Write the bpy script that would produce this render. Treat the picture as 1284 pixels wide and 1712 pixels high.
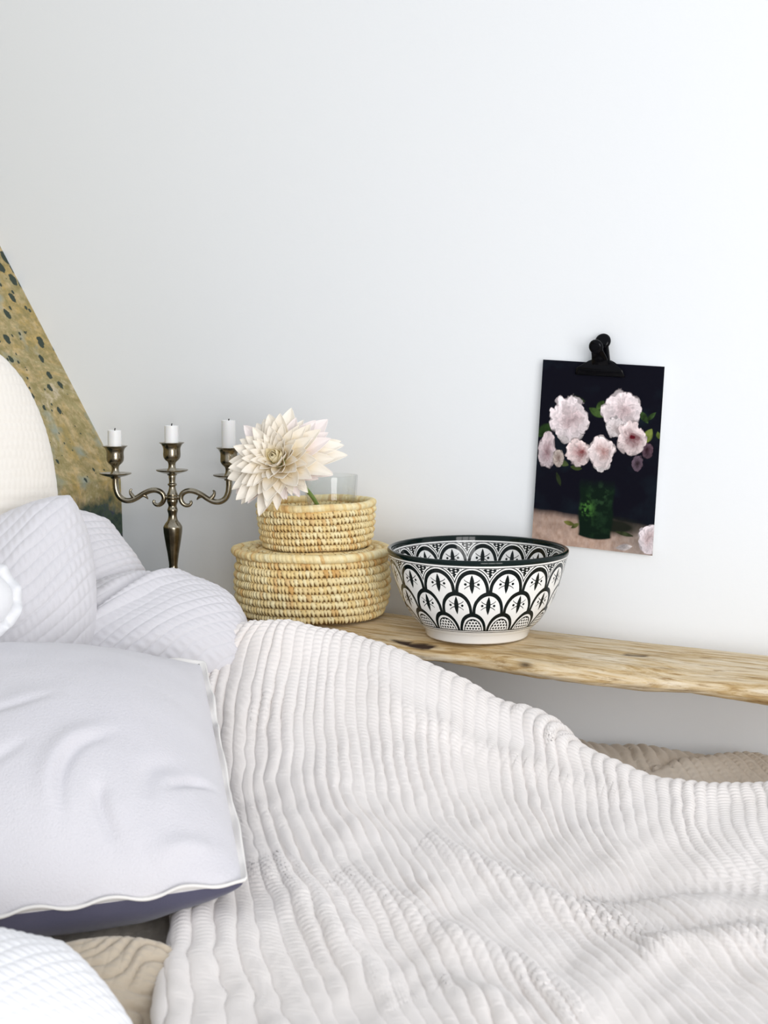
import bpy, math, random
import numpy as np
from mathutils import Vector, Matrix

for o in list(bpy.data.objects):
    bpy.data.objects.remove(o)
SC = bpy.context.scene
COL = SC.collection
random.seed(7)
RNG = np.random.default_rng(7)

# ------------------------------------------------------------------ camera
CAM_Z = 1.10
F = 2600.0                                  # focal length in pixels of the 1284 x 1712 frame
PITCH = math.atan(266 / F)                  # looking slightly down
cam_d = bpy.data.cameras.new('camera')
cam = bpy.data.objects.new('camera', cam_d)
COL.objects.link(cam)
cam.location = (0, 0, CAM_Z)
cam.rotation_euler = (math.pi / 2 - PITCH, 0, 0)
cam_d.sensor_fit = 'HORIZONTAL'
cam_d.sensor_width = 36
cam_d.lens = 36 * F / 1284
cam_d.clip_start = 0.05
cam_d.dof.use_dof = True
cam_d.dof.focus_distance = 2.1
cam_d.dof.aperture_fstop = 16
SC.camera = cam

# ------------------------------------------------------------------ light and exposure
SC.view_settings.view_transform = 'Standard'
SC.view_settings.look = 'None'
SC.view_settings.gamma = 1
SC.view_settings.use_curve_mapping = False
SC.view_settings.exposure = 0.08
SC.cycles.diffuse_bounces = 8
world = bpy.data.worlds.new('daylight')
SC.world = world
world.use_nodes = True
bg = world.node_tree.nodes['Background']
bg.inputs[0].default_value = (0.92, 0.965, 1.04, 1)
bg.inputs[1].default_value = 0.75


def window_light(name, loc, target, sx, sy, power, color):
    d = bpy.data.lights.new(name, 'AREA')
    d.shape = 'RECTANGLE'
    d.size = sx
    d.size_y = sy
    d.energy = power
    d.color = color
    o = bpy.data.objects.new(name, d)
    COL.objects.link(o)
    o.location = loc
    o.rotation_euler = (Vector(target) - Vector(loc)).to_track_quat('-Z', 'Y').to_euler()
    return o


# three tall panes of one window, to the right of and behind the camera
for k in range(3):
    window_light('window_pane_light', (0.45 + 0.62 * k, -1.85 + 0.12 * k, 1.32), (0.1, 2.2, 0.75),
                 0.56, 2.00, 31.0, (1.0, 0.99, 0.985))

# ------------------------------------------------------------------ geometry helpers
CP, SP = math.cos(PITCH), math.sin(PITCH)


def ray(px, py):
    yc = -(np.asarray(py, float) - 856) / F
    xc = (np.asarray(px, float) - 642) / F
    return xc, CP + SP * yc, -SP + CP * yc


def at(px, py, Y):
    """Point at depth Y seen at that place of the frame."""
    x, y, z = ray(px, py)
    k = Y / y
    return np.stack(np.broadcast_arrays(x * k, y * k, CAM_Z + z * k), -1)


def at_z(px, py, zr):
    """Point at height zr below the lens."""
    x, y, z = ray(px, py)
    k = zr / z
    return np.stack(np.broadcast_arrays(x * k, y * k, CAM_Z + z * k), -1)


WT = 0.53                                  # the gable wall turns towards the lens on the right
WY = 2.37
WL = math.hypot(1, WT)
E1 = Vector((1 / WL, -WT / WL, 0))         # along the wall, to the right
EN = Vector((-WT / WL, -1 / WL, 0))        # out of the wall
W0 = Vector((0, WY, 0))


def wallY(px, off=0.0):
    r = (px - 642) / F / (CP)              # good enough for |py - horizon| small
    return (WY - off * WL) / (1 + WT * r)


def wp(s, out, z):
    """Wall coordinates: s along the wall, out from the wall, height z above the floor."""
    return W0 + E1 * s + EN * out + Vector((0, 0, z))


def mesh(name, V, Fc, smooth=True):
    V = np.asarray(V, np.float32).reshape(-1, 3)
    me = bpy.data.meshes.new(name)
    me.vertices.add(len(V))
    me.vertices.foreach_set('co', V.ravel())
    if isinstance(Fc, np.ndarray):
        n, k = Fc.shape
        me.loops.add(n * k)
        me.loops.foreach_set('vertex_index', Fc.astype(np.int32).ravel())
        me.polygons.add(n)
        me.polygons.foreach_set('loop_start', np.arange(0, n * k, k, dtype=np.int32))
        me.polygons.foreach_set('loop_total', np.full(n, k, np.int32))
    else:
        tot = [len(f) for f in Fc]
        me.loops.add(sum(tot))
        me.loops.foreach_set('vertex_index', np.array([i for f in Fc for i in f], np.int32))
        me.polygons.add(len(Fc))
        me.polygons.foreach_set('loop_start', np.concatenate([[0], np.cumsum(tot)[:-1]]).astype(np.int32))
        me.polygons.foreach_set('loop_total', np.array(tot, np.int32))
    me.polygons.foreach_set('use_smooth', np.full(len(me.polygons), smooth))
    me.update(calc_edges=True)
    me.validate()
    return me


def gridfaces(n, m, cu=False, cv=False):
    i = np.arange(n if cu else n - 1)[:, None]
    j = np.arange(m if cv else m - 1)[None, :]
    i2 = (i + 1) % n
    j2 = (j + 1) % m
    return np.stack([i * m + j, i2 * m + j, i2 * m + j2, i * m + j2], -1).reshape(-1, 4)


def obj(name, me, mat=None, parent=None):
    o = bpy.data.objects.new(name, me)
    COL.objects.link(o)
    if mat and me is not None and not me.materials:
        me.materials.append(mat)
    if parent:
        o.parent = parent
    return o


def tag(o, label=None, cat=None, group=None, kind=None):
    if label: o['label'] = label
    if cat: o['category'] = cat
    if group: o['group'] = group
    if kind: o['kind'] = kind
    return o


def thing(name, loc, label, cat, group=None):
    o = bpy.data.objects.new(name, None)
    o.empty_display_size = 0.05
    COL.objects.link(o)
    o.location = loc
    return tag(o, label, cat, group)


def add_attr(me, name, arr, kind='FLOAT_COLOR'):
    a = me.attributes.new(name, kind, 'POINT')
    arr = np.asarray(arr, np.float32)
    if kind == 'FLOAT_COLOR':
        if arr.shape[1] == 3:
            arr = np.concatenate([arr, np.ones((len(arr), 1), np.float32)], 1)
        a.data.foreach_set('color', arr.ravel())
    elif kind == 'FLOAT_VECTOR':
        a.data.foreach_set('vector', arr.ravel())


def box(name, c, sx, sy, sz, mat, parent=None, axes=None, bevel=0.0):
    """Box with centre c, half sizes and optional axes; edges bevelled."""
    import bmesh
    bm = bmesh.new()
    bmesh.ops.create_cube(bm, size=2)
    ax = axes or (Vector((1, 0, 0)), Vector((0, 1, 0)), Vector((0, 0, 1)))
    for v in bm.verts:
        x, y, z = v.co
        v.co = Vector((x * sx, y * sy, z * sz))
    if bevel:
        bmesh.ops.bevel(bm, geom=bm.edges[:], offset=bevel, segments=2, affect='EDGES', profile=0.6)
    for v in bm.verts:
        x, y, z = v.co
        v.co = Vector(c) + ax[0] * x + ax[1] * y + ax[2] * z
    me = bpy.data.meshes.new(name)
    bmesh.ops.recalc_face_normals(bm, faces=bm.faces)
    bm.to_mesh(me)
    bm.free()
    return obj(name, me, mat, parent)


def lathe(prof, n=64):
    """prof: list of (r, z) -> mesh arrays, closed at both ends when r is 0."""
    p = np.array(prof, float)
    th = np.linspace(0, 2 * np.pi, n, endpoint=False)
    P = np.stack([p[:, 0][:, None] * np.cos(th), p[:, 0][:, None] * np.sin(th),
                  np.repeat(p[:, 1][:, None], n, 1)], -1)
    return P.reshape(-1, 3), gridfaces(len(p), n, False, True)


def spline(pts, n):
    """Catmull-Rom through pts (k, d) -> (n, d)."""
    p = np.asarray(pts, float)
    k = len(p)
    q = np.concatenate([[2 * p[0] - p[1]], p, [2 * p[-1] - p[-2]]])
    t = np.linspace(0, k - 1, n)
    i = np.minimum(t.astype(int), k - 2)
    f = (t - i).reshape((-1,) + (1,) * (p.ndim - 1))
    a, b, c, d = q[i], q[i + 1], q[i + 2], q[i + 3]
    return 0.5 * (2 * b + (c - a) * f + (2 * a - 5 * b + 4 * c - d) * f ** 2 + (3 * b - a - 3 * c + d) * f ** 3)


def smooth_prof(prof, n):
    return [tuple(x) for x in spline(prof, n)]


def tube(path, rad, m=10, flat=1.0, up=(0, 0, 1)):
    """Sweep a circle of radius rad[i] along path, caps closed by shrinking."""
    p = np.asarray(path, float)
    r = np.asarray(rad, float)
    p = np.concatenate([p[:1], p, p[-1:]])
    r = np.concatenate([[1e-5], r, [1e-5]])
    t = np.gradient(p, axis=0)
    t[0], t[-1] = t[1], t[-2]
    t /= np.linalg.norm(t, axis=1, keepdims=True) + 1e-12
    u0 = np.asarray(up, float)
    s = np.cross(t, u0)
    s /= np.linalg.norm(s, axis=1, keepdims=True) + 1e-9
    w = np.cross(s, t)
    a = np.linspace(0, 2 * np.pi, m, endpoint=False)
    P = p[:, None] + r[:, None, None] * (np.cos(a)[None, :, None] * s[:, None] * flat + np.sin(a)[None, :, None] * w[:, None])
    return P.reshape(-1, 3), gridfaces(len(p), m, False, True)


def join(parts):
    V, Fc, n = [], [], 0
    for v, f in parts:
        V.append(np.asarray(v).reshape(-1, 3))
        Fc.append(f + n)
        n += len(V[-1])
    return np.concatenate(V), np.concatenate(Fc)


_NG = {}


def vnoise(x, y, seed=0):
    """Smooth value noise in -1..1."""
    if seed not in _NG:
        _NG[seed] = np.random.default_rng(1000 + seed).uniform(-1, 1, (256, 256))
    g = _NG[seed]
    x = np.asarray(x, float); y = np.asarray(y, float)
    xi = np.floor(x).astype(int); yi = np.floor(y).astype(int)
    fx = x - xi; fy = y - yi
    fx = fx * fx * fx * (fx * (fx * 6 - 15) + 10)
    fy = fy * fy * fy * (fy * (fy * 6 - 15) + 10)
    a = g[xi % 256, yi % 256]; b = g[(xi + 1) % 256, yi % 256]
    c = g[xi % 256, (yi + 1) % 256]; d = g[(xi + 1) % 256, (yi + 1) % 256]
    return (a * (1 - fx) + b * fx) * (1 - fy) + (c * (1 - fx) + d * fx) * fy


def fbm(x, y, seed=0, oct=4):
    s, a, t = 0, 1.0, 0
    for k in range(oct):
        s = s + a * vnoise(x * 2 ** k + 17.3 * k, y * 2 ** k - 9.1 * k, seed + k)
        t += a
        a *= 0.5
    return s / t


def gnormal(P):
    du = np.gradient(P, axis=0); dv = np.gradient(P, axis=1)
    n = np.cross(du, dv)
    return n / (np.linalg.norm(n, axis=-1, keepdims=True) + 1e-12)


# ------------------------------------------------------------------ material helpers
class X:
    """Arithmetic on shader sockets, so that a pattern can be written as a formula."""
    nt = None

    def __init__(self, s): self.s = s

    @staticmethod
    def op(name, *a):
        n = X.nt.nodes.new('ShaderNodeMath')
        n.operation = name
        for i, v in enumerate(a):
            if isinstance(v, X): X.nt.links.new(v.s, n.inputs[i])
            else: n.inputs[i].default_value = float(v)
        return X(n.outputs[0])

    def __add__(a, b): return X.op('ADD', a, b)
    def __radd__(a, b): return X.op('ADD', b, a)
    def __sub__(a, b): return X.op('SUBTRACT', a, b)
    def __rsub__(a, b): return X.op('SUBTRACT', b, a)
    def __mul__(a, b): return X.op('MULTIPLY', a, b)
    def __rmul__(a, b): return X.op('MULTIPLY', b, a)
    def __truediv__(a, b): return X.op('DIVIDE', a, b)
    def lt(a, b): return X.op('LESS_THAN', a, b)
    def gt(a, b): return X.op('GREATER_THAN', a, b)
    def fract(a): return X.op('FRACT', a)
    def floor(a): return X.op('FLOOR', a)
    def abs(a): return X.op('ABSOLUTE', a)
    def sqrt(a): return X.op('SQRT', a)
    def max(a, b): return X.op('MAXIMUM', a, b)
    def min(a, b): return X.op('MINIMUM', a, b)


def xmix(a, b, m):
    """a where m = 0, b where m = 1"""
    return a + (b - a) * m if isinstance(a, X) or isinstance(b, X) else a + m * (b - a)


def material(name, color=(0.8, 0.8, 0.8), rough=0.6, metal=0.0, **kw):
    m = bpy.data.materials.new(name)
    m.use_nodes = True
    b = m.node_tree.nodes['Principled BSDF']
    b.inputs['Base Color'].default_value = (*color, 1)
    b.inputs['Roughness'].default_value = rough
    b.inputs['Metallic'].default_value = metal
    for k, v in kw.items():
        b.inputs[k.replace('_', ' ')].default_value = v
    return m, m.node_tree, b


def N(nt, kind, **props):
    n = nt.nodes.new(kind)
    for k, v in props.items(): setattr(n, k, v)
    return n


def noise(nt, scale, detail=4, rough=0.6, vec=None, dist=0.0):
    n = N(nt, 'ShaderNodeTexNoise')
    n.inputs['Scale'].default_value = scale
    n.inputs['Detail'].default_value = detail
    n.inputs['Roughness'].default_value = rough
    n.inputs['Distortion'].default_value = dist
    if vec is not None: nt.links.new(vec, n.inputs['Vector'])
    return n.outputs[0]


def coords(nt, scale=(1, 1, 1), rot=(0, 0, 0)):
    t = N(nt, 'ShaderNodeTexCoord')
    mp = N(nt, 'ShaderNodeMapping')
    mp.inputs['Scale'].default_value = scale
    mp.inputs['Rotation'].default_value = rot
    nt.links.new(t.outputs['Object'], mp.inputs['Vector'])
    return mp.outputs[0]


def ramp(nt, fac, stops):
    r = N(nt, 'ShaderNodeValToRGB')
    el = r.color_ramp.elements
    while len(el) < len(stops): el.new(0.5)
    for e, (p, c) in zip(el, stops):
        e.position = p
        e.color = (*c, 1)
    nt.links.new(fac, r.inputs[0])
    return r.outputs[0]


def mixc(nt, fac, a, b, mode='MIX'):
    m = N(nt, 'ShaderNodeMix', data_type='RGBA', blend_type=mode)
    for sock, v in ((m.inputs[0], fac), (m.inputs[6], a), (m.inputs[7], b)):
        if hasattr(v, 'links'): nt.links.new(v, sock)
        elif isinstance(v, (int, float)): sock.default_value = v
        else: sock.default_value = (*v, 1)
    return m.outputs[2]


def bump(nt, b, h, strength=0.3, dist=0.002):
    n = N(nt, 'ShaderNodeBump')
    n.inputs['Strength'].default_value = strength
    n.inputs['Distance'].default_value = dist
    nt.links.new(h, n.inputs['Height'])
    nt.links.new(n.outputs[0], b.inputs['Normal'])
    return n


def cloth(name, c1, c2, fine=900, strength=0.35, sheen=0.25):
    m, nt, b = material(name, c1, 0.95)
    v = coords(nt)
    col = mixc(nt, noise(nt, 9, 3, 0.6, v), c1, c2)
    nt.links.new(col, b.inputs['Base Color'])
    bump(nt, b, noise(nt, fine, 3, 0.7, v), strength, 0.0012)
    b.inputs['Sheen Weight'].default_value = sheen
    b.inputs['Specular IOR Level'].default_value = 0.15
    return m


# wall: white paint with faint roller texture
M_WALL, nt, b = material('white wall paint', (0.86, 0.875, 0.885), 0.85)
v = coords(nt)
nt.links.new(mixc(nt, noise(nt, 1.3, 4, 0.55, v), (0.835, 0.86, 0.885), (0.86, 0.88, 0.90)), b.inputs['Base Color'])
bump(nt, b, noise(nt, 160, 4, 0.6, v), 0.08, 0.002)

# worn ochre plaster with green, pink and pale patches and dark flecks
M_PLASTER, nt, b = material('worn ochre plaster', (0.5, 0.4, 0.2), 0.8)
v = coords(nt)
big = noise(nt, 9, 6, 0.75, v, 0.8)
base = ramp(nt, big, [(0.30, (0.22, 0.19, 0.07)), (0.41, (0.50, 0.35, 0.12)), (0.49, (0.55, 0.42, 0.23)), (0.55, (0.36, 0.31, 0.14)), (0.62, (0.58, 0.48, 0.32)), (0.72, (0.62, 0.57, 0.46))])
base = mixc(nt, ramp(nt, noise(nt, 60, 5, 0.7, v), [(0.38, (0, 0, 0)), (0.62, (1, 1, 1))]), base, (0.28, 0.23, 0.09))
base = mixc(nt, ramp(nt, noise(nt, 13, 3, 0.6, coords(nt, (1, 1, 1.0), (0.4, 0.2, 1.0))), [(0.58, (0, 0, 0)), (0.68, (0.8, 0.8, 0.8))]), base, (0.30, 0.34, 0.28))
X.nt = nt
vo = N(nt, 'ShaderNodeTexVoronoi')
vo.inputs['Scale'].default_value = 40
vo.inputs['Randomness'].default_value = 1.0
mp = coords(nt, (1.0, 1.0, 0.55))
nt.links.new(mp, vo.inputs['Vector'])
sep = N(nt, 'ShaderNodeSeparateXYZ')
tc = N(nt, 'ShaderNodeTexCoord')
nt.links.new(tc.outputs['Object'], sep.inputs[0])
zz = X(sep.outputs[2])
sp = X(vo.outputs['Distance']) + X(noise(nt, 110, 4, 0.7, v)) * 0.34
thr = (zz - 0.93) * 0.75
thr = thr.max(0.0).min(0.25) + 0.30
vo2 = N(nt, 'ShaderNodeTexVoronoi')
vo2.inputs['Scale'].default_value = 75
nt.links.new(coords(nt, (1.0, 1.0, 0.6), (0.3, 0.1, 0.2)), vo2.inputs['Vector'])
sp2 = X(vo2.outputs['Distance']) + X(noise(nt, 150, 3, 0.6, v)) * 0.25
speck = sp.lt(thr).max(sp2.lt(thr * 0.72) * X(noise(nt, 8, 2, 0.5, v)).gt(0.43))
base = mixc(nt, speck.s, base, (0.035, 0.05, 0.035))
# the foot of the knee wall is painted dark green
gl = X.op('SUBTRACT', 0.868, zz) + (X(noise(nt, 22, 4, 0.6, v)) - 0.5) * 0.10
gm = (gl * 40.0).max(0.0).min(1.0)
green = ramp(nt, noise(nt, 45, 5, 0.7, v), [(0.35, (0.012, 0.03, 0.028)), (0.55, (0.05, 0.075, 0.045)), (0.62, (0.03, 0.04, 0.07)), (0.75, (0.16, 0.18, 0.11))])
base = mixc(nt, gm.s, base, green)
nt.links.new(base, b.inputs['Base Color'])
bump(nt, b, noise(nt, 55, 5, 0.7, v), 0.3, 0.003)

M_FLOOR, nt, b = material('pale floorboards', (0.55, 0.45, 0.33), 0.6)
nt.links.new(mixc(nt, noise(nt, 6, 4, 0.6, coords(nt, (1, 12, 1))), (0.56, 0.46, 0.34), (0.42, 0.33, 0.23)), b.inputs['Base Color'])

# driftwood: long grain, pale weathered top, dark cracks
M_WOOD, nt, b = material('driftwood', (0.6, 0.5, 0.36), 0.75)
v = coords(nt, (2.6, 26, 34))
g1 = noise(nt, 2.2, 6, 0.7, v, 0.9)
g2 = noise(nt, 6.5, 5, 0.7, v, 0.4)
base = ramp(nt, g1, [(0.30, (0.22, 0.12, 0.035)), (0.41, (0.50, 0.34, 0.15)), (0.50, (0.66, 0.52, 0.32)), (0.64, (0.76, 0.66, 0.50))])
base = mixc(nt, ramp(nt, g2, [(0.32, (1, 1, 1)), (0.47, (0, 0, 0))]), base, (0.30, 0.18, 0.065))
at_ = N(nt, 'ShaderNodeAttribute'); at_.attribute_name = 'crack'
base = mixc(nt, at_.outputs['Fac'], base, (0.035, 0.016, 0.008))
nt.links.new(base, b.inputs['Base Color'])
bump(nt, b, g2, 0.5, 0.003)

M_MUSLIN = cloth('washed muslin', (0.755, 0.705, 0.665), (0.805, 0.765, 0.74))
M_MUSLIN_GREY = cloth('grey muslin', (0.61, 0.595, 0.615), (0.66, 0.645, 0.665))
M_MUSLIN_BEIGE = cloth('beige muslin', (0.74, 0.665, 0.565), (0.79, 0.72, 0.63))
M_MUSLIN_SHADE = cloth('beige muslin with painted shade', (0.42, 0.355, 0.27), (0.50, 0.43, 0.34))  # shade of the gap between pillow and blanket, darkened into the muslin colour
M_LINEN = cloth('lilac grey linen', (0.60, 0.585, 0.615), (0.645, 0.63, 0.65), 420, 0.9)
M_LINEN_SHADE = cloth('linen with painted shade', (0.060, 0.060, 0.105), (0.10, 0.095, 0.14), 700, 0.5)  # same linen for the pillow's underside, its shade painted into the colour
M_HEM = cloth('pale linen hem', (0.74, 0.71, 0.68), (0.82, 0.80, 0.77), 900, 0.5)
M_CREAM = cloth('cream ribbed cotton', (0.79, 0.745, 0.675), (0.81, 0.77, 0.705))
M_WHITE = cloth('white cotton', (0.74, 0.74, 0.755), (0.78, 0.78, 0.79))

# metal, wax, wick, clip
M_METAL, nt, b = material('tarnished pewter', (0.33, 0.29, 0.215), 0.22, 1.0)
v = coords(nt)
nt.links.new(mixc(nt, ramp(nt, noise(nt, 38, 4, 0.6, v), [(0.4, (0, 0, 0)), (0.65, (1, 1, 1))]), (0.40, 0.36, 0.28), (0.20, 0.165, 0.11)), b.inputs['Base Color'])
M_WAX, nt, b = material('white candle wax', (0.88, 0.88, 0.87), 0.45)
b.inputs['Subsurface Weight'].default_value = 0.3
b.inputs['Subsurface Radius'].default_value = (0.01, 0.008, 0.006)
M_WICK, _, _ = material('charred wick', (0.02, 0.015, 0.012), 0.9)
M_CLIP, _, _ = material('black enamel', (0.002, 0.002, 0.003), 0.16, Specular_IOR_Level=0.12)
M_PAPER, _, _ = material('paper back', (0.8, 0.79, 0.77), 0.8)
M_STEM, nt, b = material('green stem', (0.16, 0.27, 0.04), 0.5)
nt.links.new(mixc(nt, noise(nt, 60, 3, 0.6, coords(nt)), (0.12, 0.22, 0.03), (0.25, 0.36, 0.08)), b.inputs['Base Color'])
M_GLASS, nt, b = material('clear tumbler glass', (0.95, 0.985, 0.975), 0.03)
tr = N(nt, 'ShaderNodeBsdfTransparent'); tr.inputs[0].default_value = (0.985, 0.995, 0.992, 1)
gl_ = N(nt, 'ShaderNodeBsdfGlossy'); gl_.inputs['Roughness'].default_value = 0.03
X.nt = nt
fr = N(nt, 'ShaderNodeLayerWeight'); fc = X(fr.outputs['Facing'])
fc = fc * fc * fc * 0.65 + 0.04
mx = N(nt, 'ShaderNodeMixShader')
nt.links.new(fc.s, mx.inputs[0]); nt.links.new(tr.outputs[0], mx.inputs[1]); nt.links.new(gl_.outputs[0], mx.inputs[2])
nt.links.new(mx.outputs[0], nt.nodes['Material Output'].inputs[0])

# straw colour comes with each stitch
M_STRAW, nt, b = material('palm straw', (0.7, 0.55, 0.28), 0.65)
a_ = N(nt, 'ShaderNodeAttribute'); a_.attribute_name = 'straw'
v = coords(nt)
nt.links.new(mixc(nt, 0.35, a_.outputs['Color'], ramp(nt, noise(nt, 240, 4, 0.7, v), [(0.3, (0.50, 0.36, 0.14)), (0.7, (1, 0.93, 0.70))]), 'MULTIPLY'), b.inputs['Base Color'])
bump(nt, b, noise(nt, 700, 3, 0.7, v), 0.4, 0.001)

M_PRINT, nt, b = material('printed still life', (0.1, 0.1, 0.1), 0.55)
a_ = N(nt, 'ShaderNodeAttribute'); a_.attribute_name = 'ink'
nt.links.new(a_.outputs['Color'], b.inputs['Base Color'])
b.inputs['Specular IOR Level'].default_value = 0.06


def petal_mat(name, base_c, tip_c):
    m, nt, b = material(name, tip_c, 0.6)
    t = N(nt, 'ShaderNodeTexCoord')
    s = N(nt, 'ShaderNodeSeparateXYZ')
    nt.links.new(t.outputs['Object'], s.inputs[0])
    c = ramp(nt, s.outputs[0], [(0.05, base_c), (0.65, tip_c)])
    nt.links.new(c, b.inputs['Base Color'])
    tr = N(nt, 'ShaderNodeBsdfTranslucent')
    nt.links.new(c, tr.inputs[0])
    mx = N(nt, 'ShaderNodeMixShader')
    mx.inputs[0].default_value = 0.22
    nt.links.new(b.outputs[0], mx.inputs[1])
    nt.links.new(tr.outputs[0], mx.inputs[2])
    nt.links.new(mx.outputs[0], nt.nodes['Material Output'].inputs[0])
    return m


M_PET_IN = petal_mat('yellow heart petal', (0.88, 0.74, 0.28), (0.95, 0.88, 0.66))
M_PET = petal_mat('cream petal', (0.95, 0.84, 0.58), (0.97, 0.925, 0.84))
M_PET_OUT = petal_mat('blush petal', (0.95, 0.82, 0.74), (0.96, 0.90, 0.88))

# bowl glaze: scales painted in black on white, written as a formula of angle and height
M_BOWL, nt, b = material('painted glaze', (0.85, 0.85, 0.83), 0.07)
b.inputs['Specular IOR Level'].default_value = 0.22
a_ = N(nt, 'ShaderNodeAttribute'); a_.attribute_name = 'paint'
s_ = N(nt, 'ShaderNodeSeparateXYZ')
nt.links.new(a_.outputs['Vector'], s_.inputs[0])
X.nt = nt
wob = (X(noise(nt, 40, 2, 0.5, coords(nt))) - 0.5) * 0.05
A = X(s_.outputs[0]) * 16.0 + wob
S = X(s_.outputs[1]) + wob
RIM = X(s_.outputs[2])
# ground above the scales: dark with small white lattice, a white and a black line round each arch
gx = (A * 8.0).fract() - 0.5
gy = (S * 9.0 + (A * 8.0).floor() * 0.5).fract() - 0.5
white = (gx.abs() + gy.abs()).lt(0.33)
x0 = A.fract() - 0.5
e0 = (4.0 * x0 * x0 + (1.0 - S).max(0.0) * (1.0 - S).max(0.0)).sqrt()
white = white.max(e0.lt(1.17))
white = white * (1.0 - e0.lt(1.11) * e0.gt(1.06))
for k in range(3):
    x = (A + 0.5 * (k % 2)).fract() - 0.5
    y = S - float(k)
    ym = (1.0 - y).max(0.0)
    e = (4.0 * x * x + ym * ym).sqrt()
    inside = e.lt(1.0)
    fill = e.lt(0.805)
    ax = x.abs()
    if k < 2:
        yy = y - 0.66
        q = yy / 0.44
        leaf = ax.lt((1.0 - q * q) * 0.068)
        dot = ((ax - 0.185) * (ax - 0.185) * 2.1 + yy * yy).sqrt().lt(0.058)
        wh = (yy.abs() - (0.05 + x * x * 3.2)).abs().lt(0.021) * ax.lt(0.225) * ax.gt(0.04)
        fill = fill * (1.0 - leaf.max(dot).max(wh))
    else:
        dx = (x * 9.0 + (y * 7.0).floor() * 0.5).fract() - 0.5
        dy = (y * 7.0).fract() - 0.5
        dots = (dx * dx + dy * dy).sqrt().lt(0.34)
        core = e.lt(0.66)
        fill = fill * (1.0 - core * dots) * (1.0 - e.lt(0.71) * e.gt(0.65))
    white = white * (1.0 - inside) + inside * fill
white = (white * (1.0 - S.gt(2.90))).max(S.gt(2.90)) * (1.0 - (S - 2.915).abs().lt(0.024)) * (1.0 - (S - 3.01).abs().lt(0.016))
top = S.lt(-0.05)
white = (white * (1.0 - top)).max(top) * (1.0 - (S + 0.075).abs().lt(0.018))
white = white * (1.0 - RIM)
col = mixc(nt, white.s, (0.004, 0.008, 0.008), (0.86, 0.855, 0.83))
col = mixc(nt, RIM.s, col, (0.003, 0.010, 0.009))
nt.links.new(col, b.inputs['Base Color'])

# ------------------------------------------------------------------ structure
def slab(name, pts, normal, thick, mat, label):
    """Flat slab from a polygon, thickened away from the room."""
    p = [Vector(q) for q in pts]
    n = Vector(normal).normalized() * thick
    V = [tuple(q) for q in p] + [tuple(q - n) for q in p]
    k = len(p)
    Fc = [list(range(k)), list(range(2 * k - 1, k - 1, -1))] + [[i, i + k, (i + 1) % k + k, (i + 1) % k] for i in range(k)]
    o = obj(name, mesh(name, V, Fc, False), mat)
    return tag(o, label, kind='structure')


KN = Vector(at(202, 800, wallY(202)))              # where slope and knee wall meet on the gable
TP = Vector(at(0, 404, wallY(0)))
sl = (TP - KN)
sl.normalize()
s_kn = (KN - W0).dot(E1)
slab('wall_back', [wp(s_kn - 1.6, 0, 0), wp(3.2, 0, 0), wp(3.2, 0, 3.0), wp(s_kn - 1.6, 0, 3.0)], EN, 0.12, M_WALL,
     'white painted gable wall behind the driftwood shelf')
slab('floor', [wp(s_kn - 0.2, 0, 0), wp(3.2, 0, 0), wp(3.2, 3.2, 0), wp(s_kn - 0.2, 3.2, 0)], (0, 0, 1), 0.1, M_FLOOR,
     'pale boarded floor under the bed')
knee_top = KN.z
KF = wp(s_kn + 0.022, 0, 0)                        # the knee wall stands slightly out of plumb
K0 = Vector((KF.x, KF.y, 0))
slab('wall_left', [K0, K0 + EN * 2.2, Vector((KN.x, KN.y, knee_top)) + EN * 2.2, KN],
     E1, 0.1, M_PLASTER, 'low knee wall painted dark green, behind the pillows')
slope_n = sl.cross(EN)
if slope_n.dot(E1) < 0: slope_n = -slope_n
slab('ceiling', [KN, KN + EN * 2.2, KN + EN * 2.2 + sl * 1.9, KN + sl * 1.9], slope_n, 0.1, M_PLASTER,
     'sloping attic ceiling of worn ochre plaster with dark green flecks')

# ------------------------------------------------------------------ driftwood shelf
ZS = at_z(0, 900, -0.384)[2]                       # height of the shelf top
SH_T = ZS
def shelf_top(s):
    """Height of the shelf's top along the wall (s = distance along the wall)."""
    return SH_T + np.interp(s, [-0.8, -0.2, 0.0, 0.10, 0.25, 0.45, 0.7, 1.1], [0.004, 0.004, 0.002, -0.003, -0.006, -0.010, -0.014, -0.012])


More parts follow.
